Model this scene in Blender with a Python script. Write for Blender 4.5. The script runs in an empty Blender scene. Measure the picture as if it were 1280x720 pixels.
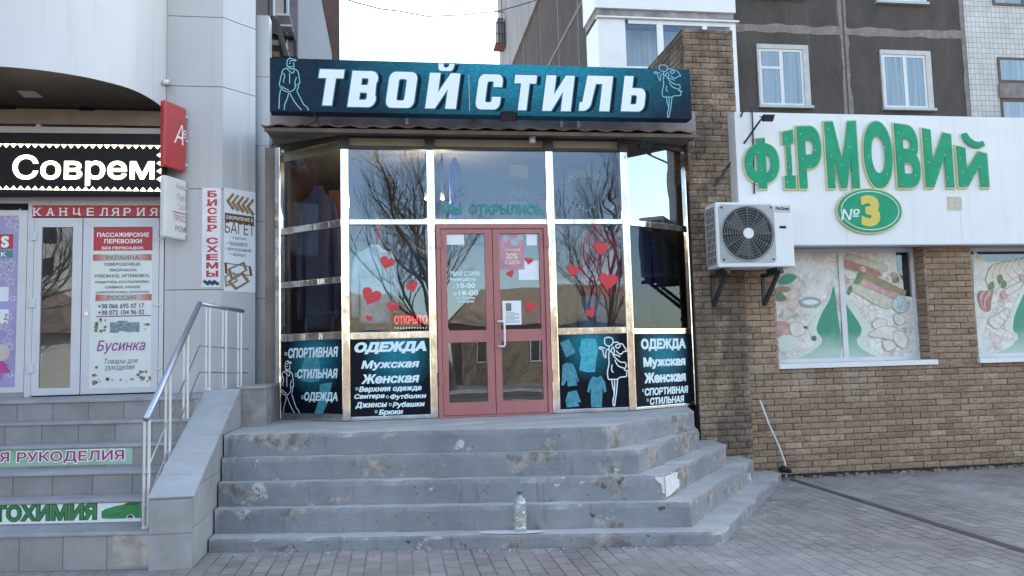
import bpy, bmesh, math, random
import numpy as np
from mathutils import Vector, Matrix, noise
from mathutils.geometry import delaunay_2d_cdt
random.seed(7)
R = math.radians
scene = bpy.context.scene
col = scene.collection

# ------------------------------------------------------------------ camera
PITCH, ROLL, YAW, EYE = R(4.85), R(1.5), R(8.5), 1.55
FW = Vector((math.sin(YAW)*math.cos(PITCH), math.cos(YAW)*math.cos(PITCH), math.sin(PITCH)))
_r = Vector((math.cos(YAW), -math.sin(YAW), 0)); _u = _r.cross(FW)
RT = math.cos(ROLL)*_r - math.sin(ROLL)*_u
UP = math.sin(ROLL)*_r + math.cos(ROLL)*_u
cam = bpy.data.cameras.new('camera'); cam_o = bpy.data.objects.new('camera', cam); col.objects.link(cam_o)
cam.sensor_width = 36; cam.lens = 36*1000/1280; cam.clip_start = .05; cam.clip_end = 2000
cam_o.matrix_world = Matrix(((RT.x, UP.x, -FW.x, 0), (RT.y, UP.y, -FW.y, 0), (RT.z, UP.z, -FW.z, EYE), (0, 0, 0, 1)))
scene.camera = cam_o

# ------------------------------------------------------------------ light
SUN_EL, SUN_AZ = R(36), R(46)          # sun stands behind the tall block, to the right
sd = Vector((math.sin(SUN_AZ)*math.cos(SUN_EL), math.cos(SUN_AZ)*math.cos(SUN_EL), math.sin(SUN_EL)))
world = bpy.data.worlds.new('World'); scene.world = world; world.use_nodes = True
wn = world.node_tree; bg = wn.nodes['Background']
sky = wn.nodes.new('ShaderNodeTexSky'); sky.sky_type = 'NISHITA'; sky.sun_disc = False
sky.sun_elevation = SUN_EL; sky.sun_rotation = SUN_AZ; sky.air_density = 1.0; sky.dust_density = 1.0; sky.ozone_density = 1.0
wn.links.new(sky.outputs[0], bg.inputs[0]); bg.inputs[1].default_value = .15
sun = bpy.data.lights.new('sun', 'SUN'); sun.energy = 3.5; sun.angle = R(.5); sun.color = (1, .93, .82)
sun_o = bpy.data.objects.new('sun', sun); col.objects.link(sun_o)
sun_o.rotation_euler = (-sd).to_track_quat('-Z', 'Y').to_euler()
scene.view_settings.view_transform = 'Standard'; scene.view_settings.look = 'None'
scene.view_settings.exposure = 2.2; scene.view_settings.gamma = 1
scene.view_settings.use_white_balance = True; scene.view_settings.white_balance_temperature = 7900; scene.view_settings.white_balance_tint = 9   # camera set for shade

# ------------------------------------------------------------------ helpers
def ray(px, py): return FW + (px-640)/1000*RT - (py-360)/1000*UP
C0 = Vector((0, 0, EYE))
class Plane:
    """a true vertical plane of the place: origin, direction angle; u along it, v = height"""
    def __init__(s, o, deg=0):
        s.o = Vector((o[0], o[1], 0)); s.deg = deg
        s.d = Vector((math.cos(R(deg)), math.sin(R(deg)), 0)); s.n = Vector((s.d.y, -s.d.x, 0))   # n: towards the street
    def uv(s, px, py):
        d = ray(px, py); t = (s.o-C0).dot(s.n)/d.dot(s.n); p = C0 + t*d
        return ((p-s.o).dot(s.d), p.z)
    def pt(s, u, v, off=0): return s.o + s.d*u + s.n*off + Vector((0, 0, v))
    def at(s, px, py, off=0): return s.pt(*s.uv(px, py), off)
def at_z(px, py, z):
    d = ray(px, py); t = (z-EYE)/d.z; return C0 + t*d

class MB:
    def __init__(s): s.v = []; s.f = []; s.m = []; s.cur = 0
    def add(s, vs, fs):
        o = len(s.v); s.v += [tuple(v) for v in vs]; s.f += [tuple(i+o for i in f) for f in fs]; s.m += [s.cur]*len(fs); return s
    def poly(s, pts): return s.add(pts, [tuple(range(len(pts)))])
    def box(s, x0, y0, z0, x1, y1, z1):
        return s.add([(x0,y0,z0),(x1,y0,z0),(x1,y1,z0),(x0,y1,z0),(x0,y0,z1),(x1,y0,z1),(x1,y1,z1),(x0,y1,z1)],
                     [(0,3,2,1),(4,5,6,7),(0,1,5,4),(1,2,6,5),(2,3,7,6),(3,0,4,7)])
    def bbox(s, P, u0, v0, u1, v1, o0, o1):      # box on a plane, between offsets o0 (back) and o1 (front)
        c = [P.pt(u, v, o) for o in (o1, o0) for u, v in ((u0,v0),(u1,v0),(u1,v1),(u0,v1))]
        return s.add(c, [(0,1,2,3),(7,6,5,4),(0,4,5,1),(1,5,6,2),(2,6,7,3),(3,7,4,0)])
    def prism(s, pts, d):                          # polygon swept by vector d
        n = len(pts); pts = [Vector(p) for p in pts]; d = Vector(d)
        return s.add(pts + [p+d for p in pts], [tuple(range(n))[::-1], tuple(range(n, 2*n))] + [(i, (i+1) % n, (i+1) % n+n, i+n) for i in range(n)])
    def tube(s, pts, r, n=8, r1=None, cap=True):
        pts = [Vector(p) for p in pts]; k = len(pts); vs = []; prev = None
        for i, p in enumerate(pts):
            t = (pts[min(i+1, k-1)] - pts[max(i-1, 0)]).normalized()
            a = prev if prev is not None else (Vector((0,0,1)) if abs(t.z) < .9 else Vector((1,0,0)))
            a = (a - t*a.dot(t)).normalized(); b = t.cross(a); prev = a
            rr = r if r1 is None else r + (r1-r)*i/(k-1)
            vs += [p + rr*(math.cos(2*math.pi*j/n)*a + math.sin(2*math.pi*j/n)*b) for j in range(n)]
        fs = [(i*n+j, i*n+(j+1) % n, (i+1)*n+(j+1) % n, (i+1)*n+j) for i in range(k-1) for j in range(n)]
        if cap: fs += [tuple(range(n))[::-1], tuple(range((k-1)*n, k*n))]
        return s.add(vs, fs)
    def lathe(s, c, prof, n=20, sx=1, sy=1):
        vs = [(c[0]+r*sx*math.cos(2*math.pi*j/n), c[1]+r*sy*math.sin(2*math.pi*j/n), c[2]+z) for r, z in prof for j in range(n)]
        k = len(prof)
        return s.add(vs, [(i*n+j, i*n+(j+1) % n, (i+1)*n+(j+1) % n, (i+1)*n+j) for i in range(k-1) for j in range(n)] + [tuple(range(n))[::-1], tuple(range((k-1)*n, k*n))])
    def disc(s, c, ax, r, depth, n=24):            # round plate
        ax = Vector(ax).normalized(); c = Vector(c)
        return s.tube([c, c+ax*depth], r, n)
    def ribbon(s, P, pts, w, off, closed=False):   # drawn line on a plane, pts in (u, v)
        q = smooth(pts, closed); n = len(q); L = []; Rr = []
        for i in range(n):
            a = q[(i-1) % n] if closed else q[max(i-1, 0)]; b = q[(i+1) % n] if closed else q[min(i+1, n-1)]
            dx, dy = b[0]-a[0], b[1]-a[1]; l = math.hypot(dx, dy) or 1
            nx, ny = -dy/l*w/2, dx/l*w/2
            L.append(P.pt(q[i][0]+nx, q[i][1]+ny, off)); Rr.append(P.pt(q[i][0]-nx, q[i][1]-ny, off))
        m = n if closed else n-1
        return s.add(L+Rr, [(i, n+i, n+(i+1) % n, (i+1) % n) for i in range(m)])
def smooth(pts, closed=False, k=4):
    n = len(pts); out = []
    for i in range(n if closed else n-1):
        g = lambda j: pts[j % n] if closed else pts[max(0, min(n-1, j))]
        p0, p1, p2, p3 = g(i-1), g(i), g(i+1), g(i+2)
        for a in range(k):
            t = a/k
            out.append(tuple(.5*(2*p1[c]+(p2[c]-p0[c])*t+(2*p0[c]-5*p1[c]+4*p2[c]-p3[c])*t*t+(3*p1[c]-p0[c]-3*p2[c]+p3[c])*t**3) for c in (0, 1)))
    if not closed: out.append(tuple(pts[-1]))
    return out

INV = {}
def thing(name, label, cat, loc=(0, 0, 0), rotz=0, group=None):
    o = bpy.data.objects.new(name, None); col.objects.link(o); o.empty_display_size = .1
    o.location = loc; o.rotation_euler = (0, 0, R(rotz)); o['label'] = label; o['category'] = cat
    if group: o['group'] = group
    INV[o.name] = (Matrix.Translation(Vector(loc)) @ Matrix.Rotation(R(rotz), 4, 'Z')).inverted()
    return o
def link(name, mb, mats, parent=None, smooth_=False, kind=None, label=None):
    me = bpy.data.meshes.new(name); inv = INV.get(parent.name) if parent else None
    vs = [inv @ Vector(v) for v in mb.v] if inv else mb.v
    me.from_pydata(vs, [], mb.f); me.validate()
    mats = mats if isinstance(mats, (list, tuple)) else [mats]
    for m in mats: me.materials.append(m)
    if len(mats) > 1 and len(me.polygons) == len(mb.m): me.polygons.foreach_set('material_index', mb.m)
    if smooth_: me.shade_smooth()
    o = bpy.data.objects.new(name, me); col.objects.link(o)
    if parent: o.parent = parent; INV[o.name] = inv if inv else Matrix.Identity(4)
    if kind: o['kind'] = kind
    if label: o['label'] = label
    return o
part = link
def single(name, mb, mats, label, cat, group=None, smooth_=False, base=None):    # a thing that is one mesh
    vs = [Vector(v) for v in mb.v]
    lo = [min(v[i] for v in vs) for i in range(3)]; hi = [max(v[i] for v in vs) for i in range(3)]
    b = Vector(base) if base else Vector(((lo[0]+hi[0])/2, (lo[1]+hi[1])/2, lo[2]))
    mb.v = [tuple(v-b) for v in vs]
    o = link(name, mb, mats, None, smooth_); o.location = b
    INV[o.name] = Matrix.Translation(b).inverted()
    o['label'] = label; o['category'] = cat
    if group: o['group'] = group
    return o
def bevel(o, w, seg=2):
    m = o.modifiers.new('bevel', 'BEVEL'); m.width = w; m.segments = seg; m.limit_method = 'ANGLE'; m.angle_limit = R(40)

# ---- lettering
def text_geo(body, bold=0., shear=0., spacing=1.):
    """flat letter faces; bold pushes every outline point outwards"""
    cu = bpy.data.curves.new('t', 'FONT'); cu.body = body; cu.shear = shear; cu.space_character = spacing
    cu.resolution_u = 3; cu.fill_mode = 'NONE'
    o = bpy.data.objects.new('t', cu); col.objects.link(o)
    bpy.context.view_layer.update()
    dg = bpy.context.evaluated_depsgraph_get(); ev = o.evaluated_get(dg); me = ev.to_mesh()
    pv = [Vector((v.co.x, v.co.y)) for v in me.vertices]; ed = [tuple(e.vertices) for e in me.edges]
    ev.to_mesh_clear(); bpy.data.objects.remove(o); bpy.data.curves.remove(cu)
    # direct every contour along its point order, then keep what has a non-zero winding number
    nb_ = {}
    for a, b in ed: nb_.setdefault(a, []).append(b); nb_.setdefault(b, []).append(a)
    seen = set(); loop_e = []
    for v0 in range(len(pv)):
        if v0 in seen or v0 not in nb_: continue
        seen.add(v0); prev, cur = v0, v0+1 if v0+1 in nb_[v0] else nb_[v0][0]; loop_e.append((v0, cur))
        while cur != v0:
            seen.add(cur); nx_ = [k for k in nb_[cur] if k != prev]; prev, cur = cur, (nx_[0] if nx_ else v0); loop_e.append((prev, cur))
    vs, fs, rim = winding_fill(pv, loop_e, False)
    if bold:
        nr = {}
        for a, b in rim:
            d = Vector((vs[b][0]-vs[a][0], vs[b][1]-vs[a][1]))
            if d.length < 1e-7: continue
            d.normalize(); n_ = Vector((d.y, -d.x))
            nr.setdefault(a, []).append(n_); nr.setdefault(b, []).append(n_)
        nv_ = [Vector(v) for v in vs]
        for k, l in nr.items():
            n_ = sum(l, Vector((0, 0)))
            if n_.length < 1e-6: continue
            n_.normalize(); nv_[k] = nv_[k]+n_*bold/max(.62, n_.dot(l[0]))
        vs, fs, rim = winding_fill(nv_, rim, True)
    return vs, fs, rim
def winding_fill(pv, edges, positive):
    tv, te, tf, *_rest = delaunay_2d_cdt(pv, edges, [], 0, 1e-6)
    P_ = np.array([tuple(p)[:2] for p in pv]); A_ = P_[[e[0] for e in edges]]; B_ = P_[[e[1] for e in edges]]
    vs = [[v.x, v.y] for v in tv]; V_ = np.array(vs); T_ = np.array([list(f)[:3] for f in tf]); Cn = V_[T_].mean(1)
    ay, by = A_[None, :, 1], B_[None, :, 1]; cy, cx = Cn[:, 1:2], Cn[:, 0:1]
    side = (B_[None, :, 0]-A_[None, :, 0])*(cy-ay) - (cx-A_[None, :, 0])*(by-ay)
    wnd = ((ay <= cy) & (by > cy) & (side > 0)).sum(1) - ((ay > cy) & (by <= cy) & (side < 0)).sum(1)
    fs = []
    for f, w_ in zip(T_.tolist(), wnd):
        if w_ == 0 or (positive and w_ < 0): continue
        ar = sum(vs[a][0]*vs[b][1]-vs[b][0]*vs[a][1] for a, b in zip(f, f[1:]+f[:1]))
        fs.append(f if ar > 0 else f[::-1])
    use = sorted({k for f in fs for k in f}); mp_ = {k: i for i, k in enumerate(use)}
    vs = [vs[k] for k in use]; fs = [[mp_[k] for k in f] for f in fs]
    cnt = set()
    for f in fs:
        for a, b in zip(f, f[1:]+f[:1]): cnt.add((a, b))
    return vs, fs, [e for e in cnt if (e[1], e[0]) not in cnt]
def put_text(mb, P, body, rect, off, bold=0., shear=0., spacing=1., depth=0., top=None):
    """fit the letters into rect = (u0, v0, u1, v1) of plane P"""
    vs, fs, rim = text_geo(body, bold, shear, spacing)
    x0 = min(v[0] for v in vs); x1 = max(v[0] for v in vs); y0 = min(v[1] for v in vs); y1 = max(v[1] for v in vs)
    u0, v0, u1, v1 = rect; front, back = [], []
    for x, y in vs:
        a = (x-x0)/(x1-x0); b = (y-y0)/(y1-y0); u = u0+(u1-u0)*a
        vt = top(a) if top else v1
        front.append(P.pt(u, v0+(vt-v0)*b, off+depth))
        if depth: back.append(P.pt(u, v0+(vt-v0)*b, off))
    n = len(front)
    if depth: fs = [tuple(f) for f in fs] + [(b, a, a+n, b+n) for a, b in rim]
    mb.add(front+back, fs)
    return mb
def rect_px(P, x0, ytop, x1, ybot):
    xm = (x0+x1)/2; ym = (ytop+ybot)/2
    return (P.uv(x0, ym)[0], P.uv(xm, ybot)[1], P.uv(x1, ym)[0], P.uv(xm, ytop)[1])
def texts(name, P, lines, mat, parent, off, **k):
    """each line (body, x0, ytop, x1, ybot) is one lettering part"""
    for l in lines:
        mb = MB(); put_text(mb, P, l[0], rect_px(P, *l[1:5]), off, **{**k, **(l[5] if len(l) > 5 else {})})
        part(name, mb, mat, parent)
def fill_shape(mb, P, loops, off, depth=0.):
    """2-D outline(s) with holes, filled; loops in (u, v)"""
    cu = bpy.data.curves.new('s', 'CURVE'); cu.dimensions = '2D'; cu.fill_mode = 'BOTH' if depth else 'FRONT'; cu.extrude = 1 if depth else 0
    for lp in loops:
        sp = cu.splines.new('POLY'); sp.points.add(len(lp)-1); sp.use_cyclic_u = True
        for p, q in zip(sp.points, lp): p.co = (q[0], q[1], 0, 1)
    o = bpy.data.objects.new('s', cu); col.objects.link(o); bpy.context.view_layer.update()
    ev = o.evaluated_get(bpy.context.evaluated_depsgraph_get()); me = ev.to_mesh()
    vs = [P.pt(v.co.x, v.co.y, off + (v.co.z+1)/2*depth if depth else off) for v in me.vertices]; fs = [tuple(p.vertices) for p in me.polygons]
    ev.to_mesh_clear(); bpy.data.objects.remove(o); bpy.data.curves.remove(cu)
    return mb.add(vs, fs)

# ------------------------------------------------------------------ materials
def nodes(name):
    m = bpy.data.materials.new(name); m.use_nodes = True; t = m.node_tree
    return m, t, t.nodes['Principled BSDF']
def new(t, k, **kw):
    n = t.nodes.new('ShaderNode'+k)
    for a, v in kw.items(): setattr(n, a, v)
    return n
def rgb(c): return (c[0], c[1], c[2], 1)
def coords(t, kind='Object', scale=(1, 1, 1), rot=(0, 0, 0), loc=(0, 0, 0)):
    tc = new(t, 'TexCoord'); mp = new(t, 'Mapping'); mp.inputs['Scale'].default_value = scale; mp.inputs['Rotation'].default_value = rot; mp.inputs['Location'].default_value = loc
    t.links.new(tc.outputs[kind], mp.inputs[0]); return mp.outputs[0]
def noise_n(t, vec, scale, detail=4, rough=.55):
    n = new(t, 'TexNoise'); n.inputs['Scale'].default_value = scale; n.inputs['Detail'].default_value = detail; n.inputs['Roughness'].default_value = rough
    t.links.new(vec, n.inputs['Vector']); return n.outputs['Fac']
def ramp(t, fac, a, b, ca=(0, 0, 0), cb=(1, 1, 1)):
    n = new(t, 'ValToRGB'); e = n.color_ramp.elements; e[0].position = a; e[1].position = b; e[0].color = rgb(ca); e[1].color = rgb(cb)
    t.links.new(fac, n.inputs[0]); return n.outputs[0]
def mix(t, fac, a, b, mode='MIX'):
    n = new(t, 'Mix', data_type='RGBA', blend_type=mode)
    for s, v in ((0, fac), (6, a), (7, b)):
        if isinstance(v, (int, float)): n.inputs[s].default_value = v
        elif isinstance(v, tuple): n.inputs[s].default_value = rgb(v)
        else: t.links.new(v, n.inputs[s])
    return n.outputs[2]
def bump(t, p, h, strength=.3, dist=.01, prev=None):
    b = new(t, 'Bump'); b.inputs['Strength'].default_value = strength; b.inputs['Distance'].default_value = dist
    t.links.new(h, b.inputs['Height'])
    if prev: t.links.new(prev, b.inputs['Normal'])
    t.links.new(b.outputs[0], p.inputs['Normal']); return b.outputs[0]
def mat(name, c, rough=.6, metal=0, var=.15, scale=3, bmp=0, bscale=60, spec=.5, streak=False):
    m, t, p = nodes(name); p.inputs['Roughness'].default_value = rough; p.inputs['Metallic'].default_value = metal; p.inputs['Specular IOR Level'].default_value = spec
    v = coords(t, scale=(1, 1, .25) if streak else (1, 1, 1))
    if var:
        f = ramp(t, noise_n(t, v, scale, 5), .3, .7, tuple(x*(1-var) for x in c), tuple(min(1, x*(1+var)) for x in c))
        t.links.new(f, p.inputs['Base Color'])
    else: p.inputs['Base Color'].default_value = rgb(c)
    if bmp: bump(t, p, noise_n(t, coords(t), bscale, 3), bmp, .01)
    return m
def grid_mat(name, c, mortar, w, h, gap, rot=(0, 0, 0), offset=0., var=.15, rough=.7, b=.4, loc=(0, 0, 0), dirt=.2, dscale=1.2):
    m, t, p = nodes(name); v = coords(t, rot=rot, loc=loc)
    n = new(t, 'TexBrick'); n.offset = offset; n.inputs['Scale'].default_value = 1; n.inputs['Brick Width'].default_value = w; n.inputs['Row Height'].default_value = h
    n.inputs['Mortar Size'].default_value = gap; n.inputs['Mortar Smooth'].default_value = .3; n.inputs['Bias'].default_value = 0
    n.inputs['Color1'].default_value = rgb(tuple(x*(1-var) for x in c)); n.inputs['Color2'].default_value = rgb(tuple(min(1, x*(1+var)) for x in c)); n.inputs['Mortar'].default_value = rgb(mortar)
    t.links.new(v, n.inputs['Vector'])
    d = ramp(t, noise_n(t, coords(t), dscale, 6, .6), .3, .75, (1-dirt,)*3, (1+dirt,)*3)
    fine = ramp(t, noise_n(t, coords(t), 90, 2), .2, .8, (.85,)*3, (1.15,)*3)
    cc = mix(t, 1., mix(t, 1., n.outputs['Color'], d, 'MULTIPLY'), fine, 'MULTIPLY')
    t.links.new(cc, p.inputs['Base Color']); p.inputs['Roughness'].default_value = rough
    inv = new(t, 'Math', operation='SUBTRACT'); inv.inputs[0].default_value = 1; t.links.new(n.outputs['Fac'], inv.inputs[1])
    nb = bump(t, p, inv.outputs[0], b, .006); bump(t, p, noise_n(t, coords(t), 120, 3), .15, .004, nb)
    return m
def glass_mat(name, refl=.3, tint=(.8, .85, .88), wob=.02, wscale=1.3, sheen=(.54, .72, .94)):
    m = bpy.data.materials.new(name); m.use_nodes = True; t = m.node_tree; t.nodes.clear()
    out = new(t, 'OutputMaterial'); tr = new(t, 'BsdfTransparent'); tr.inputs[0].default_value = rgb(tint)
    gl = new(t, 'BsdfGlossy'); gl.inputs['Roughness'].default_value = .004; gl.inputs[0].default_value = rgb(sheen)
    fr = new(t, 'Fresnel'); fr.inputs[0].default_value = 1.5
    ad = new(t, 'Math', operation='ADD'); ad.use_clamp = True; ad.inputs[1].default_value = refl-.04; t.links.new(fr.outputs[0], ad.inputs[0])
    mx = new(t, 'MixShader'); t.links.new(ad.outputs[0], mx.inputs[0]); t.links.new(tr.outputs[0], mx.inputs[1]); t.links.new(gl.outputs[0], mx.inputs[2])
    b = new(t, 'Bump'); b.inputs['Strength'].default_value = wob; b.inputs['Distance'].default_value = .1
    t.links.new(noise_n(t, coords(t), wscale, 1), b.inputs['Height']); t.links.new(b.outputs[0], gl.inputs['Normal']); t.links.new(b.outputs[0], fr.inputs['Normal'])
    t.links.new(mx.outputs[0], out.inputs[0]); return m
def emit_mat(name, c, s):
    m, t, p = nodes(name); p.inputs['Base Color'].default_value = rgb(c); p.inputs['Emission Color'].default_value = rgb(c); p.inputs['Emission Strength'].default_value = s; return m

# paving: running bond, long joints at right angles to the shop fronts
m_paver, t, p = nodes('paving_blocks'); vec = coords(t, rot=(0, 0, R(90)))
n = new(t, 'TexBrick'); n.offset = .5
for k, v in (('Scale', 1), ('Brick Width', .21), ('Row Height', .118), ('Mortar Size', .0065), ('Mortar Smooth', .4), ('Bias', 0)): n.inputs[k].default_value = v
n.inputs['Color1'].default_value = rgb((.225, .19, .184)); n.inputs['Color2'].default_value = rgb((.305, .258, .245)); n.inputs['Mortar'].default_value = rgb((.10, .088, .088))
t.links.new(vec, n.inputs['Vector'])
sand = ramp(t, noise_n(t, coords(t, loc=(9, 2, 0)), 1.6, 6, .65), .40, .62, (.085, .075, .075), (.25, .225, .205)); t.links.new(sand, n.inputs['Mortar'])
dust = ramp(t, noise_n(t, coords(t), .55, 7, .62), .42, .74)
cc = mix(t, dust, n.outputs['Color'], (.36, .335, .32))
cc = mix(t, 1., cc, ramp(t, noise_n(t, coords(t), 2.4, 6), .3, .7, (.8,)*3, (1.15,)*3), 'MULTIPLY')
cc = mix(t, 1., cc, ramp(t, noise_n(t, coords(t), 70, 2), .25, .75, (.82,)*3, (1.16,)*3), 'MULTIPLY')
chalk = ramp(t, noise_n(t, coords(t, loc=(3.1, 1.7, 0)), 1.1, 8, .7), .66, .74)
cc = mix(t, chalk, cc, (.44, .43, .42)); t.links.new(cc, p.inputs['Base Color']); p.inputs['Roughness'].default_value = .75
iv = new(t, 'Math', operation='SUBTRACT'); iv.inputs[0].default_value = 1; t.links.new(n.outputs['Fac'], iv.inputs[1])
nb = bump(t, p, iv.outputs[0], .8, .012); nb = bump(t, p, noise_n(t, coords(t), 5, 4), .45, .03, nb); nb = bump(t, p, n.outputs['Color'], .35, .02, nb); bump(t, p, noise_n(t, coords(t), 130, 3), .2, .004, nb)

# worn blue-grey paint on the concrete steps
def step_mat(name, wear_lo, wear_hi):
    m, t, p = nodes(name); v = coords(t)
    base = ramp(t, noise_n(t, coords(t, scale=(1, 1, .5)), 2.2, 6), .3, .72, (.175, .188, .208), (.262, .276, .298))
    fine = ramp(t, noise_n(t, v, 45, 3), .2, .8, (.92,)*3, (1.08,)*3); base = mix(t, 1., base, fine, 'MULTIPLY')
    st = noise_n(t, coords(t, scale=(5, 5, .6), loc=(2, 0, 0)), 2.2, 4); base = mix(t, ramp(t, st, .6, .75), base, (.15, .145, .145))
    w = noise_n(t, coords(t, loc=(.7, .3, .2), scale=(1, 1, 1.5)), 1.9, 8, .66); wr = ramp(t, w, wear_lo, wear_hi)
    tan = ramp(t, noise_n(t, v, 9, 6, .65), .38, .6, (.15, .135, .13), (.36, .33, .305)); c1 = mix(t, wr, base, tan)
    w2 = noise_n(t, coords(t, loc=(4, 1.3, 2)), 3.4, 7, .7); c1 = mix(t, ramp(t, w2, .625, .655), c1, (.52, .51, .50))
    w3 = noise_n(t, coords(t, loc=(1, 5, 3)), 6, 7, .7); c1 = mix(t, ramp(t, w3, .635, .665), c1, (.07, .062, .058))
    geo = new(t, 'NewGeometry'); sx = new(t, 'SeparateXYZ'); t.links.new(geo.outputs['Normal'], sx.inputs[0])
    top = ramp(t, sx.outputs['Z'], .6, .9)
    dust_skylit = ramp(t, noise_n(t, v, 3.2, 6), .3, .75, (.35, .35, .35), (.53, .52, .51)); c1 = mix(t, top, c1, dust_skylit)  # tread tops: dust, plus sky light painted in as a lighter grey
    ptn = ramp(t, geo.outputs['Pointiness'], .53, .60); c1 = mix(t, mix(t, 1., ptn, ramp(t, noise_n(t, coords(t, loc=(2, 2, 2)), 5, 6, .7), .42, .56), 'MULTIPLY'), c1, (.44, .42, .40))
    t.links.new(c1, p.inputs['Base Color']); p.inputs['Roughness'].default_value = .62
    nb = bump(t, p, w, .5, .03); nb = bump(t, p, noise_n(t, v, 14, 5), .35, .012, nb); bump(t, p, noise_n(t, v, 110, 3), .2, .004, nb)
    return m
m_step = step_mat('worn_painted_concrete', .545, .572)
m_white_render = mat('flaking_whitewash', (.66, .66, .66), .8, var=.12, scale=14, bmp=.5)

# split-face brick: tone per brick comes from its own attribute
def brick_mat(name, c1, c2, c3, soot=None):
    m, t, p = nodes(name); at = new(t, 'Attribute', attribute_name='tone'); f = at.outputs['Fac']
    r = new(t, 'ValToRGB'); e = r.color_ramp.elements; e[0].position = 0; e[1].position = 1; e[0].color = rgb(c1); e[1].color = rgb(c3); k = e.new(.5); k.color = rgb(c2)
    t.links.new(f, r.inputs[0])
    c = mix(t, 1., r.outputs[0], ramp(t, noise_n(t, coords(t), 24, 6, .65), .25, .78, (.66,)*3, (1.28,)*3), 'MULTIPLY')
    c = mix(t, 1., c, ramp(t, noise_n(t, coords(t), 1.3, 5), .3, .7, (.84,)*3, (1.14,)*3), 'MULTIPLY')
    c = mix(t, ramp(t, noise_n(t, coords(t, loc=(7, 0, 2)), 1.7, 7, .68), .56, .70), c, mix(t, .45, c, (.46, .40, .34)))
    if soot:
        s = ramp(t, noise_n(t, coords(t, loc=soot, scale=(1, 1, .7)), 1.3, 7, .7), .42, .54); c = mix(t, s, c, mix(t, .62, c, (.035, .022, .02)))
    t.links.new(c, p.inputs['Base Color']); p.inputs['Roughness'].default_value = .8
    nb = bump(t, p, noise_n(t, coords(t), 32, 5, .6), .8, .015); bump(t, p, noise_n(t, coords(t), 160, 3), .3, .004, nb); return m
m_brick = brick_mat('tan_split_brick', (.21, .137, .092), (.30, .202, .138), (.40, .282, .20))
m_brick_pier = brick_mat('sooty_split_brick', (.20, .138, .095), (.30, .215, .148), (.42, .315, .22), soot=(.3, 0, .5))
m_mortar = mat('dark_mortar', (.045, .036, .030), .9, bmp=.3)
def panel_mat(name, c, rough):
    m, t, p = nodes(name); st = ramp(t, noise_n(t, coords(t, scale=(7, 7, .3)), 1.5, 6, .62), .52, .85, (1, 1, 1), (.80, .79, .77))
    cl = ramp(t, noise_n(t, coords(t), .9, 5), .3, .7, tuple(x*.95 for x in c), tuple(x*1.04 for x in c))
    t.links.new(mix(t, 1., cl, st, 'MULTIPLY'), p.inputs['Base Color']); p.inputs['Roughness'].default_value = rough; p.inputs['Specular IOR Level'].default_value = .4
    bump(t, p, noise_n(t, coords(t), 1.6, 2), .12, .03); return m
m_alu = panel_mat('grey_composite_panel', (.50, .49, .505), .42)
m_alu_dark = mat('dark_panel_joint', (.05, .05, .06), .7, var=0)
m_alu2 = panel_mat('pale_composite_panel', (.52, .54, .57), .3)
m_bay = panel_mat('white_render_bay', (.62, .62, .64), .38)
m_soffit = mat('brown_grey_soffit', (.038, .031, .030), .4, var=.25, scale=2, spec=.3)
m_pvc = mat('white_plastic_frame', (.60, .61, .65), .35, var=.05)
m_tile = grid_mat('grey_stair_tile', (.30, .285, .292), (.13, .12, .12), .335, 10, .004, rot=(R(90), 0, 0), var=.1, dirt=.22, dscale=2.5, b=.3)
m_tread = mat('worn_stair_tread', (.32, .32, .345), .55, var=.18, scale=4, bmp=.15)
m_cheek = grid_mat('grey_cheek_tile', (.33, .335, .345), (.16, .155, .15), .3, .30, .0035, rot=(R(90), 0, R(90)), var=.08, dirt=.25, dscale=1.6, b=.3)
m_cheek_f = mat('cheek_front_tile', (.31, .30, .305), .6, var=.12, scale=6, bmp=.1)
m_conc = mat('bare_rough_concrete', (.42, .38, .34), .9, var=.3, scale=8, bmp=.8, bscale=25)
m_steel = mat('brushed_steel', (.62, .62, .64), .28, 1, var=.06)
m_rail = mat('anodised_rail', (.45, .50, .60), .38, .9, var=.06)
m_rail_p = mat('white_rail_post', (.68, .68, .69), .35, .4, var=.05)
m_black = mat('black_plastic', (.012, .012, .013), .55, var=.2, spec=.2)
m_dark = mat('dark_metal', (.045, .043, .045), .5, .3, var=.3)
m_white = mat('white_enamel', (.68, .70, .72), .35, var=.04)
m_shopwhite, t, p = nodes('white_sign_sheet'); st1 = ramp(t, noise_n(t, coords(t, scale=(9, 9, .35)), 1.6, 6, .6), .5, .85, (.72, .735, .755), (.655, .66, .66))
t.links.new(mix(t, 1., st1, ramp(t, noise_n(t, coords(t), 1.1, 5), .3, .7, (.94,)*3, (1.03,)*3), 'MULTIPLY'), p.inputs['Base Color']); p.inputs['Roughness'].default_value = .45
m_green = mat('green_letter_face', (.004, .30, .165), .5, var=.1, scale=6, spec=.15)
m_green_side = mat('pale_letter_return', (.55, .55, .33), .5, var=.1)
m_yellow = mat('yellow_print', (.62, .50, .10), .5, var=.05)
m_letter = mat('pale_letter_face', (.74, .81, .88), .4, var=.03)
m_teal_edge = mat('teal_letter_outline', (.015, .17, .24), .6, var=.1, spec=.1)
m_letter_sh = mat('dark_letter_shadow_print', (.004, .016, .028), .7, var=.1, spec=.08)
m_line = mat('light_blue_line', (.20, .50, .60), .5, var=0)
m_lineW = mat('white_line', (.72, .78, .82), .5, var=0)
m_cyan_text = mat('pale_cyan_lettering', (.64, .82, .87), .5, var=.04)
m_garment_print = mat('teal_garment_print', (.03, .24, .31), .5, var=.35, scale=26)
m_garment_print2 = mat('bright_teal_garment_print', (.02, .36, .46), .5, var=.3, scale=30)
m_teal_glass = mat('teal_window_lettering', (.0, .24, .25), .6, var=.2)
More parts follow.
